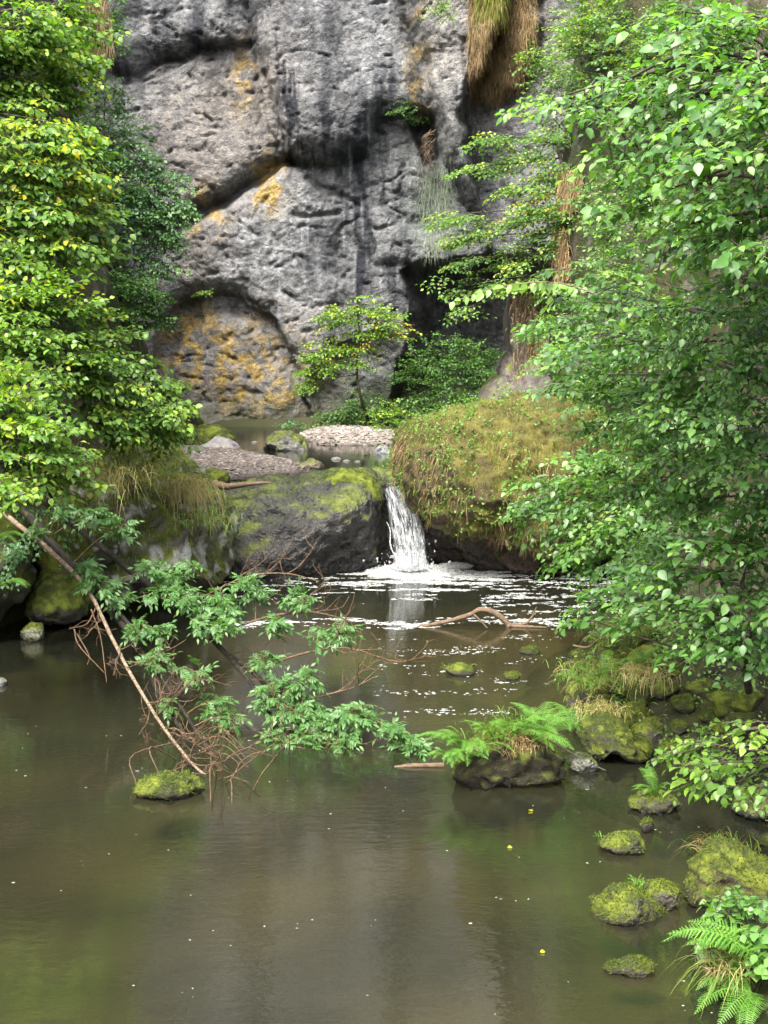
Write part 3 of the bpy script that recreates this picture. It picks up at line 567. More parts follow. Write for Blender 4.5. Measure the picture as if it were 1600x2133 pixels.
boulder('rock', [(1222, 1360), (1240, 1338), (1275, 1335), (1290, 1352), (1280, 1372), (1235, 1375)], on_water(1378), 0.3, 'low mossy stone beside the curved bank twig', 5, 79, 0.13, 1.9, 0.016, None, 'boulder', None, 0.7, moss_blades=700, group=RB)
boulder('rock', [(1180, 1372), (1192, 1355), (1225, 1352), (1242, 1368), (1215, 1380)], on_water(1372), 0.3, 'flat moss stone at the waterline farthest along the right bank', 5, 80, 0.13, 1.9, 0.016, None, 'boulder', None, 0.6, moss_blades=400, group=RB)
boulder('rock', [(1290, 1425), (1305, 1395), (1345, 1385), (1385, 1400), (1390, 1430), (1340, 1440)], on_water(1465), 0.35, 'mossy rock with a fringe of tan grass below the foliage', 5, 81, 0.13, 1.9, 0.016, None, 'boulder', None, 0.6, moss_blades=700, group=RB)
boulder('rock', [(1170, 1460), (1185, 1435), (1230, 1415), (1290, 1420), (1310, 1450), (1280, 1490), (1200, 1490)], on_water(1478), 0.45, 'grassy bank rock jutting into the pool behind the fern island', 5, 82, 0.12, 1.6, 0.02, None, 'boulder', None, 0.5, moss_blades=1500, group=RB)
boulder('rock', [(1186, 1600), (1195, 1578), (1215, 1568), (1235, 1580), (1246, 1602), (1220, 1612)], on_water(1603), 0.2, 'pale stone half under the water between fern island and humped rock', 5, 83, 0.13, 1.9, 0.016, None, 'wet', ((0.07, 0.075, 0.05), (0.25, 0.25, 0.23)), 0.2)
PR = 'small rocks standing in the lower pool'
fernrock = boulder('rock', [(1308, 1672), (1330, 1660), (1365, 1650), (1405, 1655), (1418, 1675), (1414, 1692), (1360, 1690), (1325, 1684)], on_water(1684), 0.22, 'small dark pool rock crowned with two light fern fronds', 5, 84, 0.17, 2.3, 0.018, None, 'boulder', None, 0.3, moss_blades=900, group=PR)
boulder('rock', [(1330, 1728), (1338, 1712), (1350, 1704), (1360, 1716), (1363, 1732), (1345, 1736)], on_water(1731), 0.09, 'tiny mossy rock tip below the fern crowned pool rock', 3, 85, 0.1, 1.6, 0.01, None, 'boulder', None, 0.34, moss_blades=300, group=PR)
boulder('rock', [(1248, 1758), (1262, 1742), (1300, 1733), (1335, 1738), (1350, 1755), (1346, 1772), (1300, 1770), (1262, 1766)], on_water(1767), 0.2, 'low mossy pool rock with a sprig at its left end', 5, 86, 0.17, 2.3, 0.018, None, 'boulder', None, 0.34, moss_blades=1000, group=PR)
twin = boulder('rock', [(1200, 1892), (1250, 1880), (1290, 1850), (1325, 1848), (1350, 1868), (1385, 1885), (1412, 1896), (1390, 1908), (1330, 1922), (1275, 1915), (1235, 1902)], on_water(1905), 0.25, 'long mossy pool rock with a grass tuft, front half of the pair', 5, 87, 0.1, 1.6, 0.012, (1310, 1890), 'boulder', None, 0.34, moss_blades=2500, group=PR)
boulder('rock', [(1335, 1868), (1350, 1842), (1380, 1835), (1408, 1845), (1416, 1868), (1405, 1885), (1360, 1890)], on_water(1884), 0.2, 'round dark mossy rock directly behind the tufted pool rock', 5, 88, 0.17, 2.3, 0.018, None, 'boulder', None, 0.32, moss_blades=1200, group=PR)
mound = boulder('rock', [(1422, 1868), (1440, 1830), (1465, 1790), (1500, 1760), (1545, 1765), (1580, 1790), (1640, 1830), (1650, 1890), (1560, 1892), (1480, 1885)], on_water(1872), 0.38, 'pointed mossy mound with reddish grass at the right water edge', 5, 89, 0.15, 2.3, 0.02, None, 'boulder', ((0.03, 0.026, 0.015), (0.08, 0.07, 0.035)), 0.5, moss_blades=4000)
boulder('rock', [(1258, 2018), (1285, 2004), (1330, 2000), (1370, 2008), (1390, 2018), (1350, 2026), (1295, 2027)], on_water(2023), 0.18, 'flat mossy rock barely above water nearest the viewer', 5, 90, 0.17, 2.3, 0.018, None, 'boulder', None, 0.3, moss_blades=900, group=PR)
boulder('rock', [(262, 1640), (300, 1625), (350, 1616), (400, 1618), (432, 1632), (438, 1648), (380, 1656), (300, 1655)], on_water(1650), 0.3, 'flat green mossy rock under the tips of the tan branch', 5, 91, 0.17, 2.3, 0.018, None, 'boulder', None, 0.7, moss_blades=1800, blade_len=0.04)
boulder('rock', [(42, 1328), (52, 1308), (72, 1299), (90, 1305), (92, 1328), (65, 1335)], on_water(1331), 0.2, 'pale mossy stone at the mouth of the left hollow', 5, 92, 0.17, 2.3, 0.018, None, 'boulder', ((0.15, 0.15, 0.1), (0.3, 0.3, 0.22)), 0.25)
boulder('rock', [(-30, 1425), (-10, 1416), (12, 1418), (20, 1425), (0, 1430)], on_water(1427), 0.1, 'grey stone tip at the left picture edge', 3, 93, 0.1, 1.6, 0.01, None, 'wet', ((0.15, 0.15, 0.15), (0.35, 0.35, 0.34)), -0.2)
boulder('rock', [(1530, 1692), (1560, 1660), (1620, 1640), (1660, 1660), (1660, 1705), (1580, 1702)], on_water(1697), 0.35, 'dark wet rock at the right edge under pale overhanging leaves', 5, 94, 0.17, 2.3, 0.018, None, 'wet', WETC, 0.3, moss_blades=600)
boulder('rock', [(1565, 1750), (1590, 1742), (1640, 1745), (1640, 1762), (1590, 1758)], on_water(1755), 0.2, 'low dark stone at the right edge above the pointed mound', 3, 95, 0.1, 1.6, 0.01, None, 'boulder', None, 0.5)
island = boulder('fern_island', [(918, 1600), (935, 1570), (975, 1540), (1030, 1520), (1090, 1518), (1140, 1540), (1172, 1580), (1178, 1620), (1120, 1632), (1040, 1625), (960, 1622)], on_water(1618), 0.5, 'dark earth hummock standing in the pool, topped with ferns and grass', 5, 96, 0.15, 2.3, 0.02, None, 'boulder', ((0.009, 0.008, 0.005), (0.028, 0.023, 0.014)), 0.3, moss_blades=2500, cat='hummock')
for k, (px, py, s, lb) in enumerate(((955, 1398, 40, 'grassy tuft rock just breaking the pool surface mid stream'), (1105, 1355, 26, 'tiny weedy stone awash near the right bank'), (1065, 1408, 22, 'brown stone awash right of the grassy tuft rock'))):
    boulder('rock', [(px - s, py), (px - s * 0.3, py - s * 0.28), (px + s * 0.5, py - s * 0.25), (px + s, py), (px, py + 8)], on_water(py + 3), 0.2, lb, 3, 97 + k, 0.1, 1.6, 0.01, None, 'boulder', None, 0.32, moss_blades=400, group=PR)

# the jumble of smaller mossy stones on the shore
rs = np.random.default_rng(321)
placed = 0; LOOSE = []
STONES = [(1205, 1400, 22), (1246, 1392, 18), (1278, 1402, 26), (1225, 1432, 22), (1322, 1408, 22), (1352, 1380, 26), (1396, 1408, 26), (1288, 1446, 24), (1386, 1448, 26), (1424, 1474, 26), (1462, 1452, 30), (1502, 1532, 24), (1545, 1522, 28), (1396, 1566, 20), (1440, 1570, 22), (1262, 1372, 18), (1300, 1372, 20), (1510, 1480, 28), (1560, 1470, 30), (1345, 1330, 22), (1240, 1345, 18), (1480, 1500, 20), (1415, 1522, 18)]
for k, (sx_, sy_, sr_) in enumerate(STONES):
    dl = [q for q in np.arange(12.5, 22, 0.1) if at(sx_, sy_, q)[2] <= max(shore_z(*at(sx_, sy_, q)[:2]), 0.0) + 0.04]; dq = dl[0] if dl else on_water(sy_)
    x, y, z = at(sx_, sy_, dq); r = 1.1 * sr_ * dq / FPX; z += 0.02
    px, py, _ = project(np.array([[x, y, z]]))
    D, F = ico(4); sh = np.array([rs.uniform(0.9, 1.6), rs.uniform(0.8, 1.3), rs.uniform(0.6, 1.0)]) * r; V = D * sh
    for _ in range(8):
        n_ = unit(rs.normal(size=3)); s_ = V @ n_; V = V - np.maximum(0, s_ - s_.max() * rs.uniform(0.65, 0.92))[:, None] * n_
    V = V * (1 + 0.3 * fbm(D * 1.3 + 5 * k, 4, 0.6, k))[:, None] + np.array([x, y, z + 0.25 * r])
    o = build('rock', V, F, M['boulder'], origin=(x, y, z)); c, _ = moss_color(V, normals_of(o.data), ROCK, ROCK2, MOSS, MOSS2, rs.uniform(0.6, 1.0), k, 2.5); set_col(o, c * 1.15)
    P_, N_ = surf_points(o, 500, rs, lambda w, n: sstep(0.0, 0.4, n[:, 2])); Va, q4, t3, tn = blades(P_, N_, 0.022, 0.0042, rs, 0.6, 0.3, 1, None, (0.05, 0.9)); build('moss', Va, [t3], M['moss'], o, None, True, {'tint': tn}, kind='stuff')
    LOOSE.append((px[0], o)); o['category'] = 'rock'; o['group'] = 'loose mossy stones on the right shore'; placed += 1
ORD = 'leftmost second third fourth fifth sixth seventh eighth ninth tenth eleventh twelfth thirteenth fourteenth fifteenth sixteenth seventeenth eighteenth nineteenth twentieth'.split() + ['twenty-' + w for w in 'first second third fourth fifth sixth seventh eighth'.split()]
for k, (_, o) in enumerate(sorted(LOOSE, key=lambda t: t[0])): o['label'] = f'small mossy shore stone, {ORD[k]}' + ('' if k == 0 else ' from the left') + ' of the loose stones under the foliage'
# ------------------------------------------------------------------ leaves, sprays and whole plants
def leaf_template(width=0.62, fold=0.16, curl=0.14, fine=True, peak=0.42):
    if fine:
        t = [0, 0.2, peak, 0.74, 1.0]; w = [0, 0.78, 1.0, 0.62, 0]; V = [(0, 0, 0)]
        for k in (1, 2, 3):
            x = width / 2 * w[k]; z = -curl * t[k] ** 2
            V += [(-x, t[k], z + fold * x * 1.2), (0, t[k], z), (x, t[k], z + fold * x * 1.2)]
        V += [(0, 1.0, -curl * 1.25)]
        T = [(0, 2, 1), (0, 3, 2), (7, 8, 10), (8, 9, 10)]; Q = [(1, 2, 5, 4), (2, 3, 6, 5), (4, 5, 8, 7), (5, 6, 9, 8)]
        return np.array(V, float), np.array(T), np.array(Q)
    x = width / 2
    V = [(0, 0, 0), (-x, 0.45, fold * x), (0, 0.5, -curl * 0.3), (x, 0.45, fold * x), (0, 1, -curl)]
    return np.array(V, float), np.array([(0, 2, 1), (0, 3, 2), (1, 2, 4), (2, 3, 4)]), np.zeros((0, 4), int)
LEAF_BROAD = leaf_template(0.66); LEAF_OVAL = leaf_template(0.74, 0.12, 0.2, True, 0.48); LEAF_SMALL = leaf_template(0.7, 0.2, 0.15, False)
def leaves_mesh(P, Dv, Nv, S, tpl):
    """one array of leaf vertices from positions, directions, normals and sizes"""
    Tv, T3, T4 = tpl; m = len(Tv); Dv = unit(Dv); side = unit(np.cross(Dv, Nv)); Nv = np.cross(side, Dv)
    V = P[:, None] + S[:, None, None] * (Tv[None, :, 0:1] * side[:, None] + Tv[None, :, 1:2] * Dv[:, None] + Tv[None, :, 2:3] * Nv[:, None])
    b = (np.arange(len(P)) * m)[:, None, None]
    return V.reshape(-1, 3), (T3[None] + b).reshape(-1, 3), (T4[None] + b).reshape(-1, 4)
def spray_proto(rl, L, leaf, nside):
    """a leafy twig lying along +X: leaf base, direction, normal, size; and twig lines"""
    P, Dv, Nv, S, tw = [], [], [], [], []
    def twig(p0, d, l, droop):
        n = max(3, int(l / (leaf * 0.62))); pts = []
        for k in range(n + 1):
            t = k / n; pts.append(p0 + d * (l * t) + np.array([0, 0, -droop * l * t * t + 0.015 * rl.normal()]))
        tw.append((np.array(pts), 0.004))
        for k in range(1, n + 1):
            dd = unit(pts[k] - pts[k - 1]); sgn = 1 if k % 2 else -1
            sd_ = unit(np.cross([0, 0, 1], dd)); a = math.radians(58 + 14 * rl.normal()) if k < n else 0.15 * rl.normal()
            ld = dd * math.cos(a) + sgn * sd_ * math.sin(a) + np.array([0, 0, -0.25 + 0.28 * rl.normal()])
            P.append(pts[k]); Dv.append(unit(ld)); Nv.append(unit(np.array([0, 0, 1.0]) + 0.32 * rl.normal(size=3))); S.append(leaf * (0.5 + 0.75 * rl.random()) * (0.75 if k == n else 1))
        return pts
    main = twig(np.zeros(3), np.array([1.0, 0, 0.05]), L, 0.28)
    for k in range(nside):
        i = 1 + int((len(main) - 2) * (k + 0.5) / nside); sgn = 1 if k % 2 else -1; a = math.radians(48 + 10 * rl.normal())
        dd = unit(np.array([math.cos(a), sgn * math.sin(a), 0.06 * rl.normal()])); twig(main[i], dd, L * (0.58 * (1 - i / len(main)) + 0.2), 0.22)
    return np.array(P), np.array(Dv), np.array(Nv), np.array(S), tw
def plant(name, label, cat, base, lobes, mat, leaf=0.1, L=0.6, nside=4, tpl=LEAF_BROAD, seed=1, out=(0, -0.5, 0), cover=3.0, trunk=None, trunk_r=0.08, bark='bark_grey', singles=0,
          group=None, tint=(0.0, 0.9), yellow=None, tilt=0.2, flat=1.0, limbs=True, hang=0.0, depth=None, spread_dir=0.7, min_n=3, jit=0.22, twig_mat='bark_grey'):
    """a plant rooted at base: trunk and limbs reach each lobe (px, py, d, rx, rz) of the crown, which is filled with leafy sprays"""
    rl = np.random.default_rng(seed); base = np.asarray(base, float); R = root(name, base, label, cat, group)
    protos = [spray_proto(rl, L * (0.8 + 0.4 * rl.random()), leaf, nside) for _ in range(6)]
    tr = smooth_path(trunk, 14) if trunk is not None else None
    if tr is not None:
        V, F = rough_tube(tr, np.linspace(trunk_r, trunk_r * 0.45, len(tr)), 8, seed, 0.15, 6); build('trunk', V, F, M[bark], R)
    wood = Bag(); A = [[], [], [], [], []]; outv = np.asarray(out, float)
    src_pts = tr if tr is not None else np.array([base])
    for li, lobe in enumerate(lobes):
        px, py, d, rx, rz = lobe[:5]; yel = lobe[5] if len(lobe) > 5 else 0.0
        c = at(px, py, d); rxm, rzm = rx * d / FPX, rz * d / FPX; rym = depth or max(0.35, 0.6 * min(rxm, rzm) + 0.15)
        j = np.argmin(np.linalg.norm(src_pts - c, axis=1) + 0.5 * np.abs(np.arange(len(src_pts)) - len(src_pts) * 0.6) / max(1, len(src_pts)))
        s0 = src_pts[j]; mid = (s0 + c) / 2 + np.array([0, 0, 0.05 * np.linalg.norm(c - s0)]) + 0.08 * rl.normal(size=3); limb = smooth_path([s0, mid, c], 12)
        if limbs and np.linalg.norm(c - s0) > 0.25: V, F = tube(limb, np.linspace(max(0.008, min(0.03, trunk_r * 0.3)), 0.007, 12), 5); wood.add(V, F)
        K = np.mean([len(p[0]) for p in protos]); n = max(min_n, int(2.1 * cover * math.pi * rxm * rzm / (K * 0.42 * leaf * leaf)))
        u = rl.normal(size=(n, 3)); u = unit(u) * (rl.random((n, 1)) ** 0.38); C = c + u * np.array([rxm, rym, rzm]); tr_ = 2.6 * leaf; C[:, 2] = c[2] + tr_ * (np.round((C[:, 2] - c[2]) / tr_) + jit * rl.normal(size=n)) - 0.12 * np.hypot(C[:, 0] - c[0], C[:, 1] - c[1])
        ax = unit(c - s0) if np.linalg.norm(c - s0) > 0.3 else unit(outv + np.array([0, 0, 0.1]))
        for q in range(n):
            dv = unit(ax * spread_dir + u[q] * np.array([0.8, 0.8, 0.35]) + 0.45 * rl.normal(size=3) * np.array([1, 1, 0.4]) + outv * 0.35 + np.array([0, 0, -hang]))
            dv = unit(dv * np.array([1, 1, 0.55 if hang == 0 else 1])); zz = unit(np.array([0, 0, 1.0]) + tilt * outv + 0.2 * rl.normal(size=3)); yv = unit(np.cross(zz, dv)); zv = np.cross(dv, yv)
            B = np.stack([dv, yv, zv]); p, dd, nn, s, tw = protos[rl.integers(6)]; sc = 0.8 + 0.4 * rl.random()
            p0 = C[q] - dv * L * 0.5
            A[0].append(p0 + sc * p @ B); A[1].append(dd @ B); A[2].append(unit(nn @ B + 0.45 * tilt * outv)); A[3].append(s * sc)
            t = tint[0] + (tint[1] - tint[0]) * np.clip(0.5 + 0.24 * rl.normal() + 0.25 * rl.normal(size=len(s)), 0, 1)
            if yel: t = np.where(rl.random(len(s)) < yel * (0.3 + 1.4 * (rl.random() < 0.4)), 0.93 + 0.07 * rl.random(len(s)), t)
            A[4].append(t)
            for pts, r_ in tw[:1 if leaf < 0.08 else 3]:
                V, F = tube((p0 + sc * pts @ B)[::2] if len(pts) > 4 else p0 + sc * pts @ B, r_ * max(0.7, leaf / 0.1), 3); wood.add(V, F)
            if limbs and rl.random() < 0.5:
                m = limb[np.argmin(np.linalg.norm(limb - p0, axis=1))]; V, F = tube(smooth_path([m, (m + p0) / 2 + [0, 0, 0.06], p0], 5), np.linspace(0.009, 0.005, 5) * max(0.7, leaf / 0.1), 3); wood.add(V, F)
    P, Dv, Nv, S, T = (np.concatenate(a) for a in A)
    ok = P[:, 2] > -0.2; P, Dv, Nv, S, T = P[ok], Dv[ok], Nv[ok], S[ok], T[ok]
    if singles:
        x, y, fw = project(P); vis = (x > 5) & (x < 1595) & (y > 5) & (y < 2128)
        order = np.argsort(np.where(vis, fw - 0.6 * rl.random(len(fw)) - 4 * S, 1e6))[:min(singles, int(vis.sum()))]
        keep = np.ones(len(P), bool); keep[order] = False
        mats = {}
        for i in order:
            tb = round(float(T[i]) * 8) / 8
            if tb not in mats: mats[tb] = make_mesh('leaf', tpl[0], [tpl[1], tpl[2]], M[mat], True, {'tint': np.full(len(tpl[0]), tb)})
            dv = unit(Dv[i]); sv = unit(np.cross(dv, Nv[i])); nv = np.cross(sv, dv); s = float(S[i])
            o = bpy.data.objects.new('leaf', mats[tb]); COL.objects.link(o); o.parent = R
            q = P[i] - base; o.matrix_basis = Matrix(((sv[0] * s, dv[0] * s, nv[0] * s, q[0]), (sv[1] * s, dv[1] * s, nv[1] * s, q[1]), (sv[2] * s, dv[2] * s, nv[2] * s, q[2]), (0, 0, 0, 1)))
        P, Dv, Nv, S, T = P[keep], Dv[keep], Nv[keep], S[keep], T[keep]
    V, f3, f4 = leaves_mesh(P, Dv, Nv, S, tpl)
    build('foliage', V, [f3, f4] if len(f4) else [f3], M[mat], R, None, True, {'tint': np.repeat(T, len(tpl[0]))}, kind='stuff')
    wood.build('branches', M[twig_mat], R, kind='stuff')
    return R

# ---- left side
plant('tree', 'yellowing broadleaf tree filling the upper left, in front of the cliff edge', 'tree', at(-260, 760, 23.5), [
    (40, 60, 24, 90, 60), (130, 110, 25, 60, 60), (30, 160, 24, 70, 50), (110, 195, 25, 60, 40), (60, 260, 22, 80, 40, .12), (150, 265, 23, 60, 30, .15), (30, 340, 21.5, 70, 50, .05),
    (120, 350, 22, 80, 50, .1), (60, 430, 21.5, 90, 45, .02), (165, 430, 22.5, 60, 40, .08), (100, 500, 21.5, 90, 40), (185, 520, 23, 45, 35), (30, 540, 21, 60, 40), (190, 360, 23, 35, 40, .25), (150, 20, 26, 50, 40), (-70, 80, 23.5, 70, 60), (-90, 230, 22.5, 80, 60), (-80, 380, 22, 80, 60), (-80, 510, 21.5, 80, 50), (-190, 150, 23, 60, 80), (-190, 330, 22.5, 60, 80)],
    'leaf_left', 0.115, 0.62, 4, LEAF_OVAL, 201, (0.7, -0.5, 0), 3.8, [at(-260, 760, 23.5), at(-200, 500, 23.5), at(-120, 250, 24), at(-60, 40, 24.5)], 0.16, singles=260)
plant('tree', 'fine leaved blue green tree hanging in front of the left cliff', 'tree', at(170, 700, 36.5), [
    (215, 270, 37, 60, 30), (270, 320, 37, 70, 40), (320, 380, 37, 60, 35), (250, 400, 36.5, 70, 45), (350, 430, 37, 40, 30), (300, 470, 37, 75, 40), (235, 490, 36.5, 60, 40),
    (330, 520, 37, 50, 30), (280, 560, 37, 60, 30), (180, 330, 36, 60, 50), (190, 440, 36, 50, 50)],
    'leaf_blue', 0.105, 0.7, 5, LEAF_SMALL, 202, (0.4, -0.6, 0), 2.6, [at(170, 700, 36.5), at(190, 540, 36.5), at(215, 400, 36.5), at(235, 290, 36.8)], 0.09)
plant('bush', 'dark green bush in the shade below the blue green tree', 'bush', at(250, 730, 35.5), [(275, 610, 35.5, 60, 35), (240, 660, 35, 60, 40), (300, 650, 36, 45, 40), (220, 590, 35, 40, 30)],
    'leaf_ivy', 0.1, 0.6, 4, LEAF_SMALL, 203, (0.4, -0.6, 0), 2.6, None)
plant('bush', 'bright green bush spilling down the left bank towards the gravel', 'bush', at(-40, 820, 21.5), [
    (40, 610, 20.5, 80, 40, .03), (120, 640, 21, 70, 40, .06), (40, 690, 20, 80, 40), (180, 690, 22, 60, 40, .03), (120, 730, 21, 90, 40), (240, 730, 22.5, 60, 35, .02), (60, 770, 19.5, 90, 35),
    (200, 790, 21.5, 90, 40), (300, 780, 22.5, 55, 40), (340, 830, 22.5, 45, 35), (280, 850, 22, 80, 35), (350, 885, 22.5, 35, 25), (270, 895, 21.8, 40, 20), (-70, 640, 20.5, 70, 50), (-80, 760, 20, 70, 50), (-160, 700, 20.5, 60, 60), (220, 860, 21.4, 50, 30), (330, 850, 21.8, 40, 25)],
    'leaf_left', 0.105, 0.55, 4, LEAF_OVAL, 204, (0.6, -0.6, 0), 3.6, [at(-40, 820, 21.5), at(40, 780, 21.3), at(160, 760, 21.7)], 0.06, singles=240, tint=(0.05, 0.86))
plant('bush', 'light green leafy branch over the mossy slope at the left edge', 'bush', at(-120, 1010, 18.5), [
    (20, 830, 18, 70, 40), (70, 880, 17.8, 80, 40), (20, 930, 17.5, 80, 40), (110, 950, 18, 70, 35), (60, 1000, 17.6, 80, 30), (160, 990, 18.3, 40, 30), (150, 920, 18.3, 40, 30), (10, 1010, 17, 60, 40), (-80, 880, 17.5, 70, 50), (-90, 1000, 17, 60, 40)],
    'leaf_left', 0.11, 0.5, 3, LEAF_OVAL, 205, (0.6, -0.6, 0), 2.6, [at(-120, 1010, 18.5), at(-40, 960, 18), at(40, 930, 18)], 0.05, singles=200, tint=(0.25, 0.88))
plant('ivy', 'hanging ivy along the mossy cliff edge at the top left', 'ivy', at(215, 330, 36), [(200, 200, 36, 25, 60), (190, 290, 36, 30, 40), (235, 60, 37, 25, 60), (240, 190, 38, 18, 40)], 'leaf_ivy', 0.09, 0.5, 3, LEAF_SMALL, 206, (0.3, -0.7, 0), 1.6, None, hang=0.8)

# ---- cliff foot and right wall
plant('sapling', 'slender light green sapling on the pale gravel before the cliff', 'tree', ground(773, 893, Z_UP + 0.1), [
    (750, 640, 40, 75, 22), (700, 655, 40, 35, 18), (800, 670, 40, 45, 22, .25), (745, 690, 40, 40, 15), (700, 725, 40, 60, 22), (660, 765, 40, 35, 28), (730, 755, 40, 45, 18), (645, 800, 40, 22, 16), (830, 690, 40, 18, 20, .3), (770, 720, 40, 25, 18, .25)],
    'leaf_sapling', 0.105, 0.55, 4, LEAF_SMALL, 211, (0, -0.7, 0), 2.3, [ground(773, 893, Z_UP + 0.1), at(752, 830, 40), at(743, 770, 40), at(748, 700, 40), at(745, 640, 40)], 0.05, 'bark_grey', depth=0.8)
plant('ivy', 'dark green ivy mass under the overhang right of the sapling', 'ivy', at(930, 900, 41), [
    (940, 730, 42, 60, 35), (880, 770, 42, 60, 40), (960, 790, 41.5, 70, 45), (1020, 770, 41, 40, 50), (900, 840, 41, 80, 35), (820, 860, 42, 50, 30), (990, 850, 40.5, 40, 30), (700, 860, 43, 60, 25), (760, 850, 43, 50, 35)],
    'leaf_ivy', 0.1, 0.5, 4, LEAF_SMALL, 212, (0, -0.8, 0), 2.0, None, tint=(0.1, 1.0), limbs=False)
plant('bush', 'pale feathery shrub at the cliff foot behind the gravel', 'bush', at(830, 895, 39.5), [(800, 862, 39.5, 28, 16), (835, 855, 39.5, 35, 18), (850, 880, 39.3, 30, 12), (790, 880, 39.5, 20, 10)], 'leaf_sapling', 0.1, 0.5, 4, LEAF_SMALL, 213, (0, -0.7, 0), 2.0, None)
plant('bush', 'small green plant at the cliff foot left of the sapling', 'bush', at(600, 895, 42), [(600, 878, 42, 22, 12), (625, 885, 42, 16, 8)], 'leaf_blue', 0.1, 0.4, 3, LEAF_SMALL, 214, (0, -0.7, 0), 1.6, None)
plant('tree', 'tiered small leaved tree reaching left across the cave mouth', 'tree', at(1230, 780, 34), [
    (1020, 290, 35, 55, 15), (1010, 345, 35, 50, 17), (1090, 320, 35, 60, 18, .08), (1140, 280, 35, 50, 20), (1090, 385, 34.5, 60, 18, .1), (1160, 360, 34.5, 40, 30, .06), (960, 445, 34, 50, 17), (1010, 480, 34, 55, 18, .05), (1080, 450, 34, 55, 18, .12), (950, 500, 34, 35, 13),
    (1130, 430, 34, 50, 25, .1), (1120, 510, 34, 55, 25), (1050, 540, 34, 55, 18), (990, 540, 34, 40, 13), (970, 595, 33.5, 55, 11), (1050, 590, 33.5, 55, 15), (970, 640, 33.5, 30, 9), (1120, 580, 33.5, 50, 22), (1170, 470, 34, 40, 40)],
    'leaf_maple', 0.115, 0.7, 5, LEAF_SMALL, 215, (-0.4, -0.6, 0), 3.0, [at(1230, 780, 34), at(1200, 600, 34), at(1190, 430, 34.5), at(1160, 300, 35)], 0.1, spread_dir=0.9, depth=0.9)
plant('ivy', 'leafy climbers covering the upper right rock wall', 'ivy', at(1330, 480, 30), [
    (1230, 60, 32, 60, 60), (1310, 90, 31, 70, 70), (1250, 180, 32, 60, 50), (1340, 200, 30, 70, 60), (1180, 150, 36, 40, 70), (1130, 140, 37, 45, 50), (1150, 230, 36, 50, 40), (1400, 60, 29, 60, 60), (1440, 160, 28, 60, 60), (1250, 20, 32, 60, 40), (920, 15, 41, 30, 20), (1420, 10, 28, 80, 50), (1500, 90, 26, 60, 60), (1200, 80, 33, 40, 60)],
    'leaf_maple', 0.1, 0.5, 4, LEAF_SMALL, 216, (-0.7, -0.5, 0), 1.5, None, tint=(0, 0.9), yellow=0.1, limbs=False)
plant('ivy', 'mixed undergrowth on the right wall behind the large leaves', 'ivy', at(1400, 900, 24), [
    (1290, 480, 26, 60, 50), (1330, 600, 24, 70, 60), (1230, 680, 27, 60, 50), (1180, 760, 29, 60, 50), (1280, 800, 25, 70, 60), (1160, 690, 30, 40, 40), (1200, 880, 27, 80, 40), (1320, 900, 24, 80, 50), (1400, 700, 22, 80, 80), (1480, 900, 20, 80, 80), (1400, 420, 25, 60, 60), (1500, 500, 22, 80, 80), (1100, 900, 28, 60, 30), (1130, 960, 27, 60, 40), (1230, 420, 29, 50, 50), (1270, 540, 28, 60, 50), (1210, 620, 29, 40, 40), (1290, 380, 28, 50, 40)],
    'leaf_maple', 0.1, 0.5, 4, LEAF_SMALL, 217, (-0.7, -0.5, 0), 1.7, None, tint=(0.0, 0.85), limbs=False)

# ---- right side, near
plant('tree', 'large leaved tree leaning in from the right, upper half of the picture', 'tree', at(1900, 1500, 12), [
    (1560, 30, 11, 110, 50), (1480, 90, 11.5, 80, 40), (1580, 130, 10.5, 90, 60), (1420, 190, 12, 90, 40), (1510, 220, 11, 90, 50), (1310, 240, 12.8, 90, 35), (1220, 215, 13.5, 80, 28), (1150, 205, 14, 60, 18), (1390, 280, 12, 90, 45, .02), (1280, 310, 13, 80, 35), (1480, 310, 11, 90, 50), (1580, 290, 10, 80, 70),
    (1350, 355, 12.5, 80, 35), (1440, 380, 11.5, 80, 50), (1550, 400, 10.5, 90, 60), (1500, 470, 11, 90, 50), (1590, 500, 10, 70, 60), (1320, 420, 13, 60, 30), (1420, 470, 12, 60, 40), (1590, 200, 10, 60, 60), (1430, 25, 12, 90, 40), (1340, 150, 12.8, 50, 25), (1690, 80, 10.5, 70, 60), (1700, 250, 10.5, 70, 80), (1690, 430, 10.5, 70, 80)],
    'leaf_right', 0.096, 0.6, 4, LEAF_BROAD, 221, (-0.7, -0.5, 0), 2.3, [at(1900, 1500, 12), at(1850, 900, 11.5), at(1750, 450, 11), at(1680, 150, 11)], 0.16, singles=300, hang=0.06)
plant('bush', 'dense large leaved bush overhanging the pool at mid right', 'bush', at(1900, 1450, 14), [
    (1560, 600, 11.5, 90, 60), (1450, 620, 12.5, 90, 50), (1350, 640, 13.5, 80, 35), (1250, 600, 14, 70, 25), (1540, 700, 12, 90, 60), (1420, 720, 13, 90, 50), (1320, 720, 14, 80, 40), (1220, 690, 15, 70, 35), (1150, 670, 15.5, 50, 25), (1560, 800, 12, 90, 60),
    (1450, 820, 13, 90, 60), (1340, 800, 14.5, 80, 45), (1250, 780, 15.5, 60, 40), (1190, 800, 16, 40, 40), (1560, 910, 12.5, 90, 60), (1450, 930, 13.5, 90, 60), (1350, 900, 15, 80, 50), (1270, 880, 16, 60, 40), (1560, 1020, 13, 90, 60), (1460, 1040, 14, 90, 60), (1360, 1010, 15, 80, 50), (1680, 650, 12, 60, 80), (1690, 830, 12.3, 60, 80), (1690, 1010, 12.6, 60, 80)],
    'leaf_right', 0.08, 0.55, 5, LEAF_BROAD, 222, (-0.7, -0.5, 0), 2.3, [at(1900, 1450, 14), at(1800, 1150, 13.5), at(1700, 900, 13), at(1640, 650, 12.5)], 0.1, singles=300, hang=0.08)
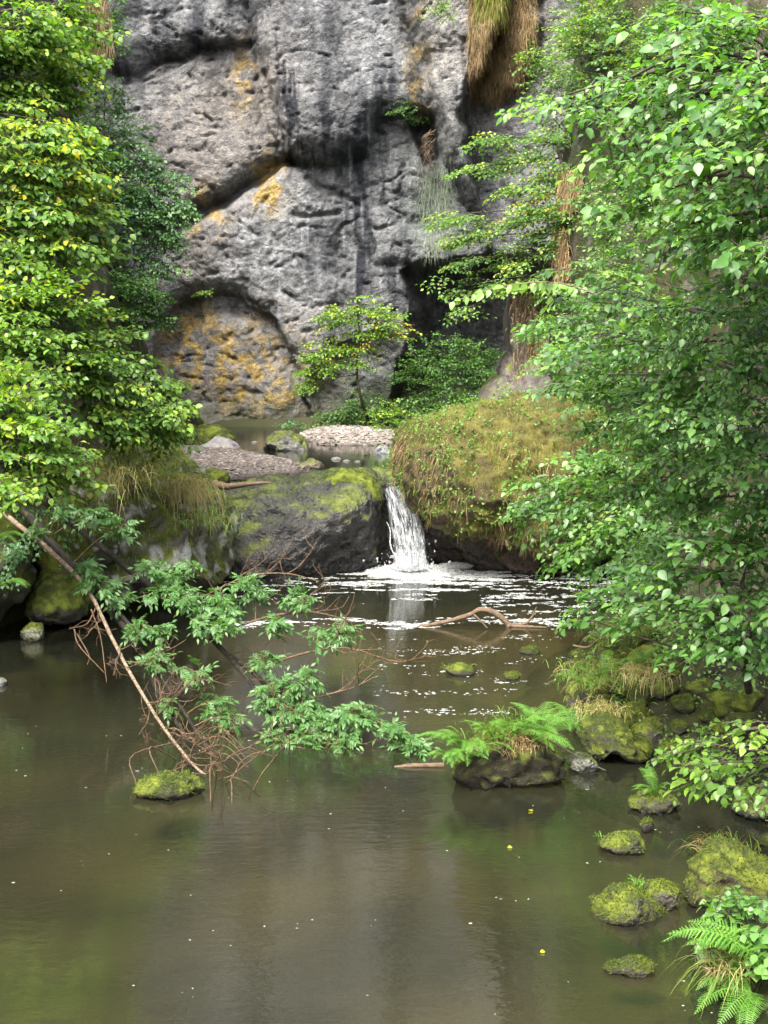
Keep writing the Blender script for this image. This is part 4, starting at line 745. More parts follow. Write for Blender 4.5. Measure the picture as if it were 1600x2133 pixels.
plant('bush', 'spreading leafy branches hanging over the right end of the fall pool', 'bush', at(1420, 1240, 18), [
    (1270, 960, 18.5, 80, 35), (1180, 990, 19.5, 70, 35), (1130, 1040, 20, 60, 28), (1080, 1065, 20.5, 30, 14), (1230, 1050, 19, 80, 40), (1180, 1100, 19.5, 55, 35), (1320, 1080, 18, 80, 45), (1260, 1130, 18.5, 70, 40), (1160, 1150, 19.8, 25, 20), (1400, 1120, 16.5, 80, 50), (1330, 1180, 17, 70, 35), (1210, 1150, 19, 40, 25)],
    'leaf_right', 0.09, 0.55, 4, LEAF_BROAD, 223, (-0.7, -0.5, 0), 2.3, [at(1420, 1240, 18), at(1390, 1130, 18), at(1330, 1040, 18.3)], 0.05, singles=260, hang=0.1)
plant('bush', 'broad leaved bush on the right bank above the mossy rocks', 'bush', at(1560, 1440, 14.8), [
    (1540, 1120, 13, 90, 60), (1440, 1180, 14, 80, 50), (1350, 1230, 15, 70, 35), (1290, 1240, 15.6, 55, 28), (1560, 1230, 13, 80, 60), (1450, 1260, 14, 80, 40), (1360, 1260, 15, 50, 25), (1215, 1285, 16.2, 25, 12), (1560, 1330, 13, 80, 40), (1490, 1310, 13.7, 60, 30), (1260, 1250, 16, 35, 15)],
    'leaf_right', 0.11, 0.5, 3, LEAF_BROAD, 224, (-0.7, -0.5, 0), 2.4, [at(1560, 1440, 14.8), at(1540, 1330, 14.2), at(1500, 1200, 14)], 0.05, singles=300, tint=(0, 0.88))
plant('branch', 'pale low branch of pointed leaves hanging over the water at right', 'branch', at(1760, 1560, 12.5), [
    (1560, 1530, 12, 60, 25), (1480, 1550, 12.3, 60, 22), (1420, 1570, 12.6, 35, 16), (1540, 1590, 12, 60, 25), (1470, 1600, 12.3, 50, 20), (1580, 1640, 11.8, 40, 25), (1520, 1640, 12, 40, 20)],
    'leaf_left', 0.105, 0.45, 3, LEAF_BROAD, 225, (-0.7, -0.6, 0), 2.0, None, singles=120, tint=(0.2, 0.8))
plant('herb', 'round leaved herb growing at the lower right corner', 'herb', at(1600, 2060, 10.2), [(1540, 1870, 10.2, 50, 22), (1500, 1895, 10.3, 28, 18), (1580, 1900, 10, 40, 30), (1545, 1920, 10.1, 50, 20), (1520, 1960, 10.2, 40, 14), (1580, 1960, 10, 40, 22), (1500, 1975, 10.2, 25, 12)],
    'leaf_right', 0.085, 0.25, 3, leaf_template(0.9, 0.1, 0.12, True, 0.5), 226, (-0.4, -0.8, 0), 2.4, None, singles=140, tint=(0.35, 0.9), limbs=True, trunk_r=0.012)
plant('shoot', 'long arching shoot with hanging pale leaves before the cave', 'branch', at(1330, 665, 13.2), [(1250, 610, 13.4, 40, 12), (1180, 590, 13.6, 30, 12)], 'leaf_right', 0.1, 0.4, 2, LEAF_BROAD, 227, (-0.6, -0.6, 0), 1.2, [at(1330, 665, 13.2), at(1240, 612, 13.4), at(1150, 588, 13.6), at(1050, 596, 13.8), at(945, 628, 14)], 0.008, 'bark_tan')
plant('bush', 'low green growth hanging over the rocks at the left water edge', 'bush', at(60, 1090, 21.4), [(70, 1060, 21.2, 60, 20), (130, 1110, 21.6, 40, 22), (40, 1130, 20.8, 40, 30), (20, 1190, 20.6, 25, 25), (170, 1060, 22, 40, 20)], 'leaf_blue', 0.075, 0.4, 3, LEAF_SMALL, 228, (0.4, -0.7, 0), 1.3, None, hang=0.3, limbs=False)
# leaves along the arching shoot are added by hand: they hang in pairs below the stem
rl = np.random.default_rng(5)
sh = [o for o in bpy.data.objects if o.name == 'shoot'][0]
st = smooth_path([at(1200, 600, 13.5), at(1150, 588, 13.6), at(1050, 596, 13.8), at(945, 628, 14)], 22)
sm = make_mesh('leaf', LEAF_BROAD[0], [LEAF_BROAD[1], LEAF_BROAD[2]], M['leaf_right'], True, {'tint': np.full(11, 0.9)})
for k, p in enumerate(st):
    for s_ in (-1, 1):
        dv = unit(np.array([-0.35 + 0.2 * rl.normal(), 0.35 * s_, -0.75 + 0.45 * (rl.random() < 0.3) + 0.2 * rl.normal()])); nv = unit(np.array([0.5 * rl.normal(), -0.8, 0.5 + 0.3 * rl.normal()])); sv = unit(np.cross(dv, nv)); nv = np.cross(sv, dv)
        z = 0.075 + 0.05 * rl.random(); q = p - np.array(sh.location); o = bpy.data.objects.new('leaf', sm); COL.objects.link(o); o.parent = sh
        o.matrix_basis = Matrix(((sv[0] * z, dv[0] * z, nv[0] * z, q[0]), (sv[1] * z, dv[1] * z, nv[1] * z, q[1]), (sv[2] * z, dv[2] * z, nv[2] * z, q[2]), (0, 0, 0, 1)))

# ------------------------------------------------------------------ the fallen ash limbs over the pool
ash = root('fallen_tree', at(-60, 1010, 20), 'fallen ash tree with green leaves sprawling from the left bank into the pool', 'fallen tree')
LIMBS = [
    ('bark_tan', [(-30, 1030, 19.8), (10, 1070, 19.5), (90, 1135, 19.0), (165, 1205, 18.4), (190, 1240, 18.2), (215, 1290, 17.8), (265, 1390, 17.0), (330, 1500, 16.0), (400, 1590, 15.2), (470, 1640, 14.75), (575, 1692, 14.2)], 0.043, 0.009),
    ('bark_dark', [(-30, 1000, 20.6), (60, 1075, 20.0), (150, 1180, 19.2), (215, 1255, 18.6), (290, 1350, 17.9), (330, 1440, 17.2), (372, 1510, 16.6), (412, 1580, 15.9)], 0.065, 0.025),
    ('bark_dark', [(110, 1060, 21.5), (200, 1130, 20.8), (300, 1210, 20.2), (385, 1275, 19.4), (470, 1360, 18.4), (520, 1420, 17.6), (570, 1500, 16.7), (600, 1580, 15.9), (625, 1645, 15.1)], 0.055, 0.014),
    ('bark_dark', [(470, 1360, 18.4), (520, 1395, 17.9), (590, 1470, 17.2), (640, 1530, 16.4), (700, 1590, 15.7), (775, 1645, 15.0)], 0.035, 0.010),
    ('bark_dark', [(290, 1350, 17.9), (350, 1430, 17.2), (400, 1510, 16.4), (455, 1580, 15.6), (540, 1660, 14.7)], 0.032, 0.010),
    ('bark_dark', [(180, 1210, 18.9), (240, 1270, 18.4), (300, 1340, 18.0), (335, 1390, 17.6)], 0.04, 0.02),
    ('twig', [(385, 1275, 19.4), (430, 1240, 19.2), (520, 1200, 19.0), (600, 1195, 18.8), (665, 1212, 18.6)], 0.02, 0.005),
    ('twig', [(430, 1330, 18.6), (540, 1290, 18.2), (640, 1275, 17.9), (720, 1290, 17.7)], 0.02, 0.006),
    ('twig', [(520, 1400, 17.8), (620, 1365, 17.4), (720, 1350, 17.0), (800, 1372, 16.8)], 0.02, 0.005),
    ('twig', [(590, 1470, 17.2), (670, 1450, 16.9), (740, 1430, 16.7), (790, 1405, 16.6)], 0.018, 0.004),
    ('twig', [(600, 1490, 17.0), (690, 1490, 16.6), (780, 1500, 16.3), (860, 1560, 16.0)], 0.02, 0.006),
    ('twig', [(200, 1265, 18.1), (180, 1300, 17.8), (145, 1308, 17.6)], 0.016, 0.006), ('twig', [(155, 1310, 17.6), (165, 1345, 17.4), (218, 1402, 17.2)], 0.012, 0.004),
    ('twig', [(160, 1320, 17.6), (185, 1365, 17.4), (182, 1385, 17.3)], 0.01, 0.004), ('twig', [(190, 1270, 18), (210, 1330, 17.7), (222, 1420, 17.4)], 0.012, 0.005),
]
limb_paths = []
for mname, pts, r0, r1 in LIMBS:
    P = smooth_path([at(*p) for p in pts], 40); P = P + 0.02 * np.stack([fbm(P * 1.5 + s, 3, seed=3) for s in (0, 7, 13)], -1)
    V, F = rough_tube(P, np.linspace(r0, r1, len(P)), 9 if r0 > 0.03 else 5, 7, 0.09 if mname == 'bark_tan' else 0.2, 5); build('limb', V, F, M[mname], ash); limb_paths.append(P)
twigs = Bag()
def twiggy(p, d, l, depth, r):
    n = 7; pts = [p]; dd = unit(d)
    for k in range(n):
        dd = unit(dd + 0.22 * rl.normal(size=3) + np.array([0, 0, 0.05])); q = pts[-1] + dd * l / n
        if q[2] < -0.05: break
        pts.append(q)
    if len(pts) < 3: return
    V, F = tube(np.array(pts), np.linspace(r, r * 0.45, len(pts)), 4); twigs.add(V, F)
    if depth:
        for k in range(2, len(pts) - 1):
            if rl.random() < 0.6: twiggy(pts[k], unit(dd + 0.9 * rl.normal(size=3)), l * (0.35 + 0.3 * rl.random()), depth - 1, r * 0.6)
# dead fan of twigs at the tips
for li, (a, b), n in ((0, (26, 39), 22), (4, (22, 39), 10), (3, (24, 39), 12), (2, (28, 39), 9), (9, (10, 39), 5), (8, (12, 39), 6), (10, (10, 30), 4), (0, (12, 24), 4), (5, (20, 39), 5), (6, (15, 39), 6), (7, (12, 39), 6), (2, (14, 28), 6), (4, (5, 22), 5)):
    P = limb_paths[li]
    for _ in range(n):
        k = rl.integers(a, b); dirv = unit(P[min(k + 1, 39)] - P[k - 1]) + 0.75 * rl.normal(size=3) + np.array([0.15, 0, 0.1]); twiggy(P[k], dirv, 0.45 + 0.45 * rl.random(), 2 if li == 0 else 1, 0.008)
# hooped twigs over the flat mossy rock
for k in (0, 1, 3, 4, 6, 8):
    a = at(360 + 12 * k, 1550 + 10 * k, 15.6 - 0.08 * k) + 0.06 * rl.normal(size=3); b = a + np.array([-0.35 + 0.05 * k, -0.1, 0.02]); c_ = ground(325 + 15 * k, 1640 + 4 * k, 0)
    P = smooth_path([a, (a + c_) / 2 + np.array([-0.25 + 0.05 * k, -0.1, 0.18]) + 0.09 * rl.normal(size=3), c_ + np.array([0.1, 0.1, 0]) * rl.normal(size=3)], 10); V, F = tube(P, np.linspace(0.009, 0.005, 10), 4); twigs.add(V, F)
for k in range(5):
    a = at(400 + 10 * k, 1545 + 8 * k, 15.7); c_ = at(510 + 6 * k, 1560 + 22 * k, 15.2)
    P = smooth_path([a, (a + c_) / 2 + np.array([0, 0, 0.22 - 0.03 * k]), c_], 10); V, F = tube(P, np.linspace(0.008, 0.004, 10), 4); twigs.add(V, F)
twigs.build('twigs', M['twig'], ash, kind='stuff')
def ash_leaf(v):
    rr = np.random.default_rng(v); B = Bag(); n = 4
    ra = smooth_path([(0, 0, 0), (0, 0.5, 0.05), (0, 1.0, -0.12)], 8); V, F = tube(ra, np.linspace(0.014, 0.008, 8), 3); B.add(V, F, 0.9)
    def leaflet(p, d, s):
        Tv, T3, T4 = leaf_template(0.38, 0.15, 0.2, True, 0.45); sv = unit(np.cross(d, [0, 0, 1.0])); nv = np.cross(sv, d)
        W = p + s * (Tv[:, 0:1] * sv + Tv[:, 1:2] * d + Tv[:, 2:3] * nv); t = 0.25 + 0.5 * rr.random(); B.add(W, T3, t); B.F4.append(T4 + B.n - len(W))
    for k in range(n):
        i = 2 + int(5 * k / n); p = ra[i]
        for s_ in (-1, 1):
            a = math.radians(62 - 6 * k + 6 * rr.normal()); leaflet(p, unit(np.array([s_ * math.sin(a), math.cos(a), -0.22 + 0.3 * rr.normal()])), 0.36 * (1 - 0.07 * abs(k - 2)))
    leaflet(ra[-1], unit(np.array([0, 1, -0.3])), 0.38)
    return make_mesh('leaf', np.concatenate(B.V), [np.concatenate(B.F3), np.concatenate(B.F4)], M['leaf_ash'], True, {'tint': np.concatenate(B.t)})
ASH = [ash_leaf(v) for v in range(5)]
clusters = [(205, 1075, 20, 40, 25, 12), (245, 1100, 19.5, 25, 20, 9), (80, 1105, 19.2, 25, 12, 4), (175, 1180, 18.6, 18, 15, 5), (190, 1205, 18.3, 14, 18, 6), (225, 1225, 18.4, 18, 14, 5), (255, 1240, 18.5, 22, 16, 7), (315, 1185, 19, 30, 14, 8),
    (360, 1205, 19, 30, 20, 10), (400, 1180, 19, 25, 12, 4), (370, 1245, 18.6, 35, 22, 13), (420, 1260, 18.6, 28, 18, 8), (330, 1235, 18.8, 30, 14, 7), (470, 1265, 18.4, 30, 18, 8), (510, 1215, 18.6, 25, 14, 7), (535, 1240, 18.5, 25, 15, 6), (625, 1252, 18, 30, 14, 7),
    (420, 1300, 18.2, 30, 18, 9), (470, 1310, 18, 25, 18, 7), (285, 1310, 17.8, 25, 18, 8), (340, 1315, 17.9, 22, 14, 6), (330, 1370, 17.4, 32, 20, 9), (575, 1305, 17.6, 18, 22, 6), (715, 1320, 17.4, 32, 15, 9), (665, 1325, 17.4, 18, 10, 3), (550, 1375, 17.3, 30, 14, 6),
    (410, 1400, 17, 30, 16, 5), (445, 1470, 16.8, 28, 22, 7), (480, 1500, 16.6, 18, 14, 4), (350, 1465, 16.8, 16, 14, 3), (590, 1435, 16.9, 45, 22, 13), (640, 1415, 16.9, 30, 16, 7), (620, 1480, 16.6, 45, 22, 14), (560, 1470, 16.7, 25, 20, 6), (690, 1500, 16.4, 35, 18, 9), (740, 1480, 16.3, 30, 18, 8),
    (760, 1505, 16.2, 25, 14, 5), (710, 1545, 16, 30, 15, 6), (640, 1535, 16.2, 35, 16, 8), (580, 1540, 16.2, 25, 16, 6), (820, 1520, 16, 22, 12, 6), (850, 1548, 15.9, 28, 14, 7), (830, 1570, 15.9, 18, 10, 4), (880, 1555, 15.9, 14, 10, 3), (455, 1240, 18.7, 20, 15, 4), (130, 1060, 19.6, 25, 20, 5)]
lp = np.concatenate(limb_paths); stems = Bag(); ash_set = []
for px, py, d, rx, rz, n in clusters:
    c0 = at(px, py, d); hub = lp[np.argmin(np.linalg.norm(lp - c0, axis=1))]
    V, F = tube(smooth_path([hub, (hub + c0) / 2 + [0, 0, 0.06], c0], 7), np.linspace(0.010, 0.005, 7), 4); stems.add(V, F)
    for _ in range(int(n * 3.6)):
        u = unit(rl.normal(size=3)) * rl.random() ** 0.5; p = c0 + u * np.array([rx * d / FPX, 0.3, rz * d / FPX]) * 1.15
        dv = unit(u * np.array([1, 0.8, 0.5]) + np.array([0.15, -0.25, -0.12]) + 0.6 * rl.normal(size=3) * np.array([1, 1, 0.5])); p = p - dv * 0.1
        zz = unit(np.array([0.0, -0.35, 1.0]) + 0.4 * rl.normal(size=3)); sv = unit(np.cross(dv, zz)); nv = np.cross(sv, dv); s = 0.17 + 0.10 * rl.random(); q = p - np.array(ash.location)
        ash_set.append(Matrix(((sv[0] * s, dv[0] * s, nv[0] * s, q[0]), (sv[1] * s, dv[1] * s, nv[1] * s, q[1]), (sv[2] * s, dv[2] * s, nv[2] * s, q[2]), (0, 0, 0, 1))))
        V, F = tube(smooth_path([c0, (c0 + p) / 2, p], 4), 0.004, 3); stems.add(V, F)
ash_set = [(((m[0]), m[1], m[2], m[3])) for m in ash_set]
order = sorted(range(len(ash_set)), key=lambda i: ash_set[i][1][3]); AV, A3, A4, AT, an = [], [], [], [], 0
def mesh_np(me):
    v = np.zeros(len(me.vertices) * 3, np.float32); me.vertices.foreach_get('co', v); t = np.zeros(len(me.vertices), np.float32); me.attributes['tint'].data.foreach_get('value', t)
    return v.reshape(-1, 3), np.array([p.vertices[:] for p in me.polygons if len(p.vertices) == 3]), np.array([p.vertices[:] for p in me.polygons if len(p.vertices) == 4]), t
ASH_NP = [mesh_np(m) for m in ASH]
for rank, i in enumerate(order):
    mtx = np.array(ash_set[i])
    if rank < 300:
        o = bpy.data.objects.new('leaf', ASH[i % 5]); COL.objects.link(o); o.parent = ash; o.matrix_basis = Matrix(mtx.tolist())
    else:
        v, a, b, t = ASH_NP[i % 5]; AV.append(v @ mtx[:3, :3].T + mtx[:3, 3] + np.array(ash.location)); A3.append(a + an); A4.append(b + an); AT.append(t); an += len(v)
build('foliage', np.concatenate(AV), [np.concatenate(A3), np.concatenate(A4)], M['leaf_ash'], ash, attrs={'tint': np.concatenate(AT)}, kind='stuff')
stems.build('leaf_stems', M['twig'], ash, kind='stuff')

# ------------------------------------------------------------------ driftwood, plank, sticks
def wood_thing(name, label, cat, mname, pieces):
    base = pieces[0][0][0]; R = root(name, base, label, cat)
    for k, (pts, r0, r1) in enumerate(pieces):
        P = smooth_path(pts, 22); V, F = rough_tube(P, np.linspace(r0, r1, 22), 8, 11 + k, 0.25, 8); build('stem' if k == 0 else 'side_branch', V, F, M[mname], R)
    return R
D0 = on_water(1305)
wood_thing('driftwood', 'bent bare driftwood branch lying across the gravel shoal', 'driftwood', 'drift', [
    ([at(862, 1308, D0), at(920, 1297, D0), at(975, 1282, D0), at(1000, 1270, D0), at(1030, 1277, D0), at(1055, 1296, D0), at(1060, 1304, D0)], 0.028, 0.06),
    ([at(985, 1278, D0), at(1000, 1292, D0 - .1), at(1015, 1308, D0 - .2)], 0.018, 0.008), ([at(1060, 1302, D0), at(1090, 1300, D0), at(1105, 1290, D0), at(1118, 1265, D0)], 0.03, 0.012),
    ([at(1060, 1304, D0), at(1110, 1306, D0 - .1), at(1140, 1307, D0 - .15)], 0.03, 0.01)])
P = smooth_path([at(375, 1002, 27.4), at(430, 1006, 27.3), at(470, 1013, 27.2), at(520, 1008, 27.2), at(565, 1005, 27.2)], 20)
V, F = rough_tube(P, np.array([0.05, 0.055, 0.06, 0.065, 0.07, 0.075, 0.08, 0.08, 0.075, 0.07, 0.065, 0.06, 0.055, 0.05, 0.045, 0.04, 0.035, 0.03, 0.02, 0.01]), 8, 3, 0.2, 6)
o = build('log', V, F, M['drift'], origin=P[0]); props(o, 'grey brown log resting on top of the dark boulder', 'log')
wood_thing('stick', 'thin pale stick leaning from the fern hummock into the water', 'stick', 'bark_tan', [([at(1098, 1535, 15.2), at(1078, 1560, 15.0), at(1066, 1600, 14.9), at(1062, 1625, 14.85), at(1070, 1648, 14.7)], 0.012, 0.007), ([at(1062, 1622, 14.85), at(1066, 1640, 14.8), at(1082, 1655, 14.6)], 0.006, 0.003)])
wood_thing('stick', 'dark forked twig dipping into the water right of the hummock', 'stick', 'bark_grey', [([at(1150, 1545, 15.3), at(1190, 1568, 15.2), at(1225, 1588, 15.1), at(1262, 1605, 15.0)], 0.012, 0.006), ([at(1165, 1585, 15.2), at(1195, 1575, 15.1), at(1230, 1590, 15)], 0.008, 0.004), ([at(1120, 1620, 15.2), at(1150, 1600, 15.1), at(1170, 1583, 15.1)], 0.006, 0.004)])
d_ = on_water(1597); P = smooth_path([at(822, 1598, d_), at(860, 1595, d_), at(925, 1594, d_)], 16); V, F = rough_tube(P, np.linspace(0.02, 0.032, 16), 7, 5, 0.2, 6)
o = build('log', V, F, M['drift'], origin=P[0]); props(o, 'straight dark pole floating against the left end of the fern hummock', 'log')
wood_thing('twig', 'curved brown twig lying on the far right bank stones', 'twig', 'drift', [([at(1195, 1345, 18.9), at(1225, 1348, 18.7), at(1250, 1330, 18.6), at(1285, 1325, 18.6)], 0.018, 0.01)])

# ------------------------------------------------------------------ ferns
def frond_mesh(v, npin=22, teeth=7, width=0.20):
    rr = np.random.default_rng(v); B = Bag()
    ra = smooth_path([(0, 0, 0), (0, 0.4, 0.28), (0, 0.75, 0.30), (0, 1.0, 0.16)], npin + 4); V, F = tube(ra, np.linspace(0.010, 0.003, len(ra)), 3); B.add(V, F, 0.7)
    for k in range(3, npin + 3):
        t = (k - 3) / npin; w = width * min(1, 0.45 + t * 2.4) * (1 - t ** 1.6) + 0.012; p = ra[k]; dd = unit(ra[k + 1] - ra[k - 1]); up = unit(np.cross([1.0, 0, 0], dd))
        for s_ in (-1, 1):
            a = unit(np.array([s_ * 1.0, 0, 0]) + 0.42 * dd - 0.16 * up + 0.05 * rr.normal(size=3)); n_ = unit(np.cross(a, dd)) * s_; tn = 0.35 + 0.5 * rr.random(); b = np.cross(n_, a) * s_
            bw = 0.017
            for q in range(teeth):
                f0, f1 = q / teeth, (q + 1) / teeth; c0 = p + a * w * f0; c1 = p + a * w * f1; h = bw * (1 - f0 * 0.75)
                B.add(np.array([c0, c1, (c0 + c1) / 2 + b * h + a * w * 0.04, (c0 + c1) / 2 - b * h + a * w * 0.04]), np.array([[0, 1, 2], [0, 3, 1]]), tn)
    return make_mesh('frond', np.concatenate(B.V), [np.concatenate(B.F3), np.concatenate(B.F4)], M['fern'], True, {'tint': np.concatenate(B.t)})
FROND = [frond_mesh(v) for v in range(3)]
def fern(label, base, n, size, seed, facing=None, spread=1.0, group='ferns on banks and rocks', lift=0.5):
    rr = np.random.default_rng(seed); base = np.asarray(base, float); R = root('fern', base, label, 'fern', group)
    for k in range(n):
        a = 2 * math.pi * (k + 0.4 * rr.random()) / n if facing is None else math.radians(facing) + spread * (rr.random() - 0.5) * 2
        dv = unit(np.array([math.cos(a), math.sin(a), lift * (0.4 + 0.9 * rr.random()) - 0.2])); zz = unit(np.array([0, 0, 1.0]) + 0.2 * rr.normal(size=3)); sv = unit(np.cross(dv, zz)); nv = np.cross(sv, dv); s = size * (0.7 + 0.5 * rr.random())
        o = bpy.data.objects.new('frond', FROND[k % 3]); COL.objects.link(o); o.parent = R; q = 0.02 * rr.normal(size=3)
        o.matrix_basis = Matrix(((sv[0] * s, dv[0] * s, nv[0] * s, q[0]), (sv[1] * s, dv[1] * s, nv[1] * s, q[1]), (sv[2] * s, dv[2] * s, nv[2] * s, q[2]), (0, 0, 0, 1)))
    return R
DI = on_water(1618)
fern('fern drooping over the left end of the earth hummock', at(965, 1560, DI - 0.3), 15, 0.42, 1, 235, 1.6)
fern('tall upright fern at the back of the earth hummock', at(1125, 1530, DI + 0.1), 12, 0.42, 2, lift=1.0)
fern('broad fern arching right off the earth hummock', at(1120, 1535, DI - 0.1), 9, 0.42, 3, -20, 1.0)
fern('fern in the middle of the earth hummock', at(1030, 1540, DI - 0.25), 14, 0.4, 4, 250, 1.8)
fern('fern hanging down the right front of the earth hummock', at(1110, 1540, DI - 0.4), 4, 0.5, 5, -70, 0.5, lift=0.1)
fern('fern on the bank behind the humped rock', at(1190, 1520, 16.2), 14, 0.45, 6)
fern('pair of bright fronds on the small dark pool rock', at(1370, 1662, on_water(1684) - 0.05), 12, 0.36, 7, 200, 1.8, lift=0.8)
fern('large fern at the lower right corner pointing left', at(1610, 2030, 9.8), 8, 0.75, 8, 175, 0.9, lift=0.4)
fern('fern lowest at the lower right corner, hanging over the bank', at(1590, 2080, 9.8), 9, 0.5, 9, 230, 1.2, lift=0.0)
fern('pale fern small at the foot of the lower right plants', at(1530, 2040, 9.9), 6, 0.32, 10, 240, 0.8, lift=0.1)
fern('fern at the left edge below the pale branch leaves', at(-10, 1130, 20.2), 9, 0.6, 11, -60, 1.2, lift=0.3)
fern('fern at the left edge beside the dark hollow', at(0, 1220, 20), 7, 0.45, 12, -60, 1.2, lift=0.1)
fern('light fern high on the grassy boulder right of the fall', at(1085, 975, 26.3), 9, 0.45, 13)
fern('fern low on the grassy boulder front', at(1075, 1010, 26.1), 8, 0.5, 14, -100, 1.0, lift=0.0)
fern('fern among the bank rocks below the tan grass', at(1250, 1415, 16.9), 12, 0.4, 15)
fern('fern spreading over the top of the grassy bank rock', at(1225, 1430, 16.6), 12, 0.4, 17)
fern('small fern between the bank stones and tan grass', at(1330, 1385, 16.2), 10, 0.34, 18)
fern('fern draped over the front of the earth hummock', at(1000, 1555, DI - 0.4), 10, 0.36, 19, 260, 1.4, lift=0.1)
fern('fern with fronds touching the water at the left tip of the hummock', at(938, 1578, DI - 0.35), 12, 0.36, 21, 240, 1.6, lift=0.3)
fern('fern half way down the left front of the hummock', at(980, 1580, DI - 0.45), 10, 0.34, 22, 250, 1.5, lift=0.2)
fern('leafy fern at the crest of the hummock above the pale stick', at(1075, 1530, DI - 0.2), 12, 0.4, 23, 270, 2.2, lift=0.6)
fern('fern at the cliff foot by the upper pool', at(830, 888, 39), 9, 0.5, 16)

# ------------------------------------------------------------------ grasses
def tuft(label, base, n, length, seed, tint, mat='grass', spread=0.12, grav=0.9, out=(0, -0.3, 0.3), width=0.006, cat='grass', name='grass_tuft', group='grass tufts'):
    rr = np.random.default_rng(seed); base = np.asarray(base, float); R = None
    P = base + rr.normal(size=(n, 3)) * np.array([spread, spread, spread * 0.3]); Nn = unit(np.array([0, 0, 0.9]) + np.asarray(out) + 0.55 * rr.normal(size=(n, 3)) * np.array([1, 1, 0.4]))
    Va, q, t3, tn = blades(P, Nn, length, width, rr, 0.12, grav, 5, None, tint)
    o = build(name, Va, [t3, q], M[mat], origin=base, attrs={'tint': tn}); props(o, label, cat, group, 'stuff'); return o
tuft('drooping rushes over the water at the lower right', at(1530, 2010, 9.9), 110, 0.42, 1, (0.2, 0.75), spread=0.10, out=(-0.6, -0.2, 0.3), grav=1.1)
tuft('reddish dry grass in the lower right plants', at(1510, 2010, 9.9), 90, 0.22, 2, (0.75, 1.0), 'straw', spread=0.09, out=(-0.2, -0.3, 0.2))
tuft('thin green grass arching from the pointed mound', at(1510, 1772, 12.1), 160, 0.42, 3, (0.2, 0.6), spread=0.10, out=(-0.4, 0, 0.6), grav=1.0, width=0.004)
tuft('red brown dry grass on the pointed mound', at(1500, 1772, 12.05), 220, 0.24, 4, (0.0, 0.5), 'straw', spread=0.09, out=(-0.2, -0.1, 0.3))
tuft('fresh green grass tuft on the long pool rock', at(1338, 1850, 11.8), 60, 0.28, 5, (0.1, 0.4), spread=0.05, out=(-0.3, 0, 0.7), grav=0.9)
tuft('grass trailing into the water at the end of the long pool rock', at(1375, 1880, 11.7), 45, 0.2, 6, (0.1, 0.5), spread=0.05, out=(0.4, -0.4, 0.1), grav=1.0)
tuft('sprig at the left end of the low pool rock', at(1252, 1745, 13.1), 25, 0.1, 7, (0.1, 0.4), spread=0.03, grav=0.5)
tuft('pale dry grass hanging down the lichen boulder', at(385, 1010, 23.6), 500, 0.5, 8, (0.7, 1.0), spread=0.22, out=(0.5, -0.7, 0.0), grav=1.3)
tuft('dry grass on the slope under the pale branch leaves', at(205, 985, 21.5), 500, 0.45, 9, (0.55, 1.0), spread=0.3, out=(0.4, -0.6, 0.0), grav=1.2)
tuft('tan grass on the upper slope of the lichen boulder', at(290, 960, 23), 350, 0.35, 10, (0.5, 1.0), spread=0.3, out=(0.4, -0.6, 0.2), grav=1.1)
tuft('moss grass along the foot of the lichen boulder', at(430, 1075, 23.2), 500, 0.16, 19, (0.1, 0.8), spread=0.3, out=(0.4, -0.6, 0.0), grav=1.2)
tuft('dry grass hanging over the rock between the limbs', at(170, 1075, 22.2), 400, 0.3, 20, (0.4, 1.0), spread=0.28, out=(0.2, -0.7, 0.0), grav=1.3)
tuft('tan grass at the front of the grassy bank rock', at(1250, 1475, 16.2), 260, 0.25, 11, (0.5, 1.0), spread=0.15, out=(-0.3, -0.5, 0.2), grav=1.1)
tuft('green and tan grass on top of the grassy bank rock', at(1235, 1410, 16.8), 500, 0.28, 12, (0.15, 0.9), spread=0.22, out=(-0.3, -0.3, 0.4), grav=0.9)
tuft('tan grass fringe under the right bank foliage', at(1345, 1400, 16.0), 260, 0.22, 13, (0.6, 1.0), spread=0.16, out=(-0.2, -0.6, 0.0), grav=1.1)
tuft('bright grass on the back of the earth hummock', at(1060, 1520, DI), 260, 0.24, 14, (0.05, 0.4), spread=0.2, out=(-0.2, -0.2, 0.5), grav=0.7)
tuft('brown grass patch on the front of the earth hummock', at(1080, 1545, DI - 0.3), 200, 0.14, 15, (0.2, 0.7), 'straw', spread=0.14, out=(0, -0.6, 0.1), grav=1.1)
tuft('grass on the bank stones near the curved twig', at(1290, 1310, 18.5), 300, 0.26, 16, (0.05, 0.6), spread=0.25, out=(-0.3, -0.3, 0.4), grav=0.8)
tuft('weed on the grassy tuft rock mid stream', at(955, 1393, 19.6), 80, 0.16, 17, (0.1, 0.6), spread=0.1, grav=0.9)
tuft('green grass fringe at the shore behind the pale gravel', at(840, 905, 38.5), 400, 0.3, 18, (0.05, 0.5), spread=0.5, grav=0.8)
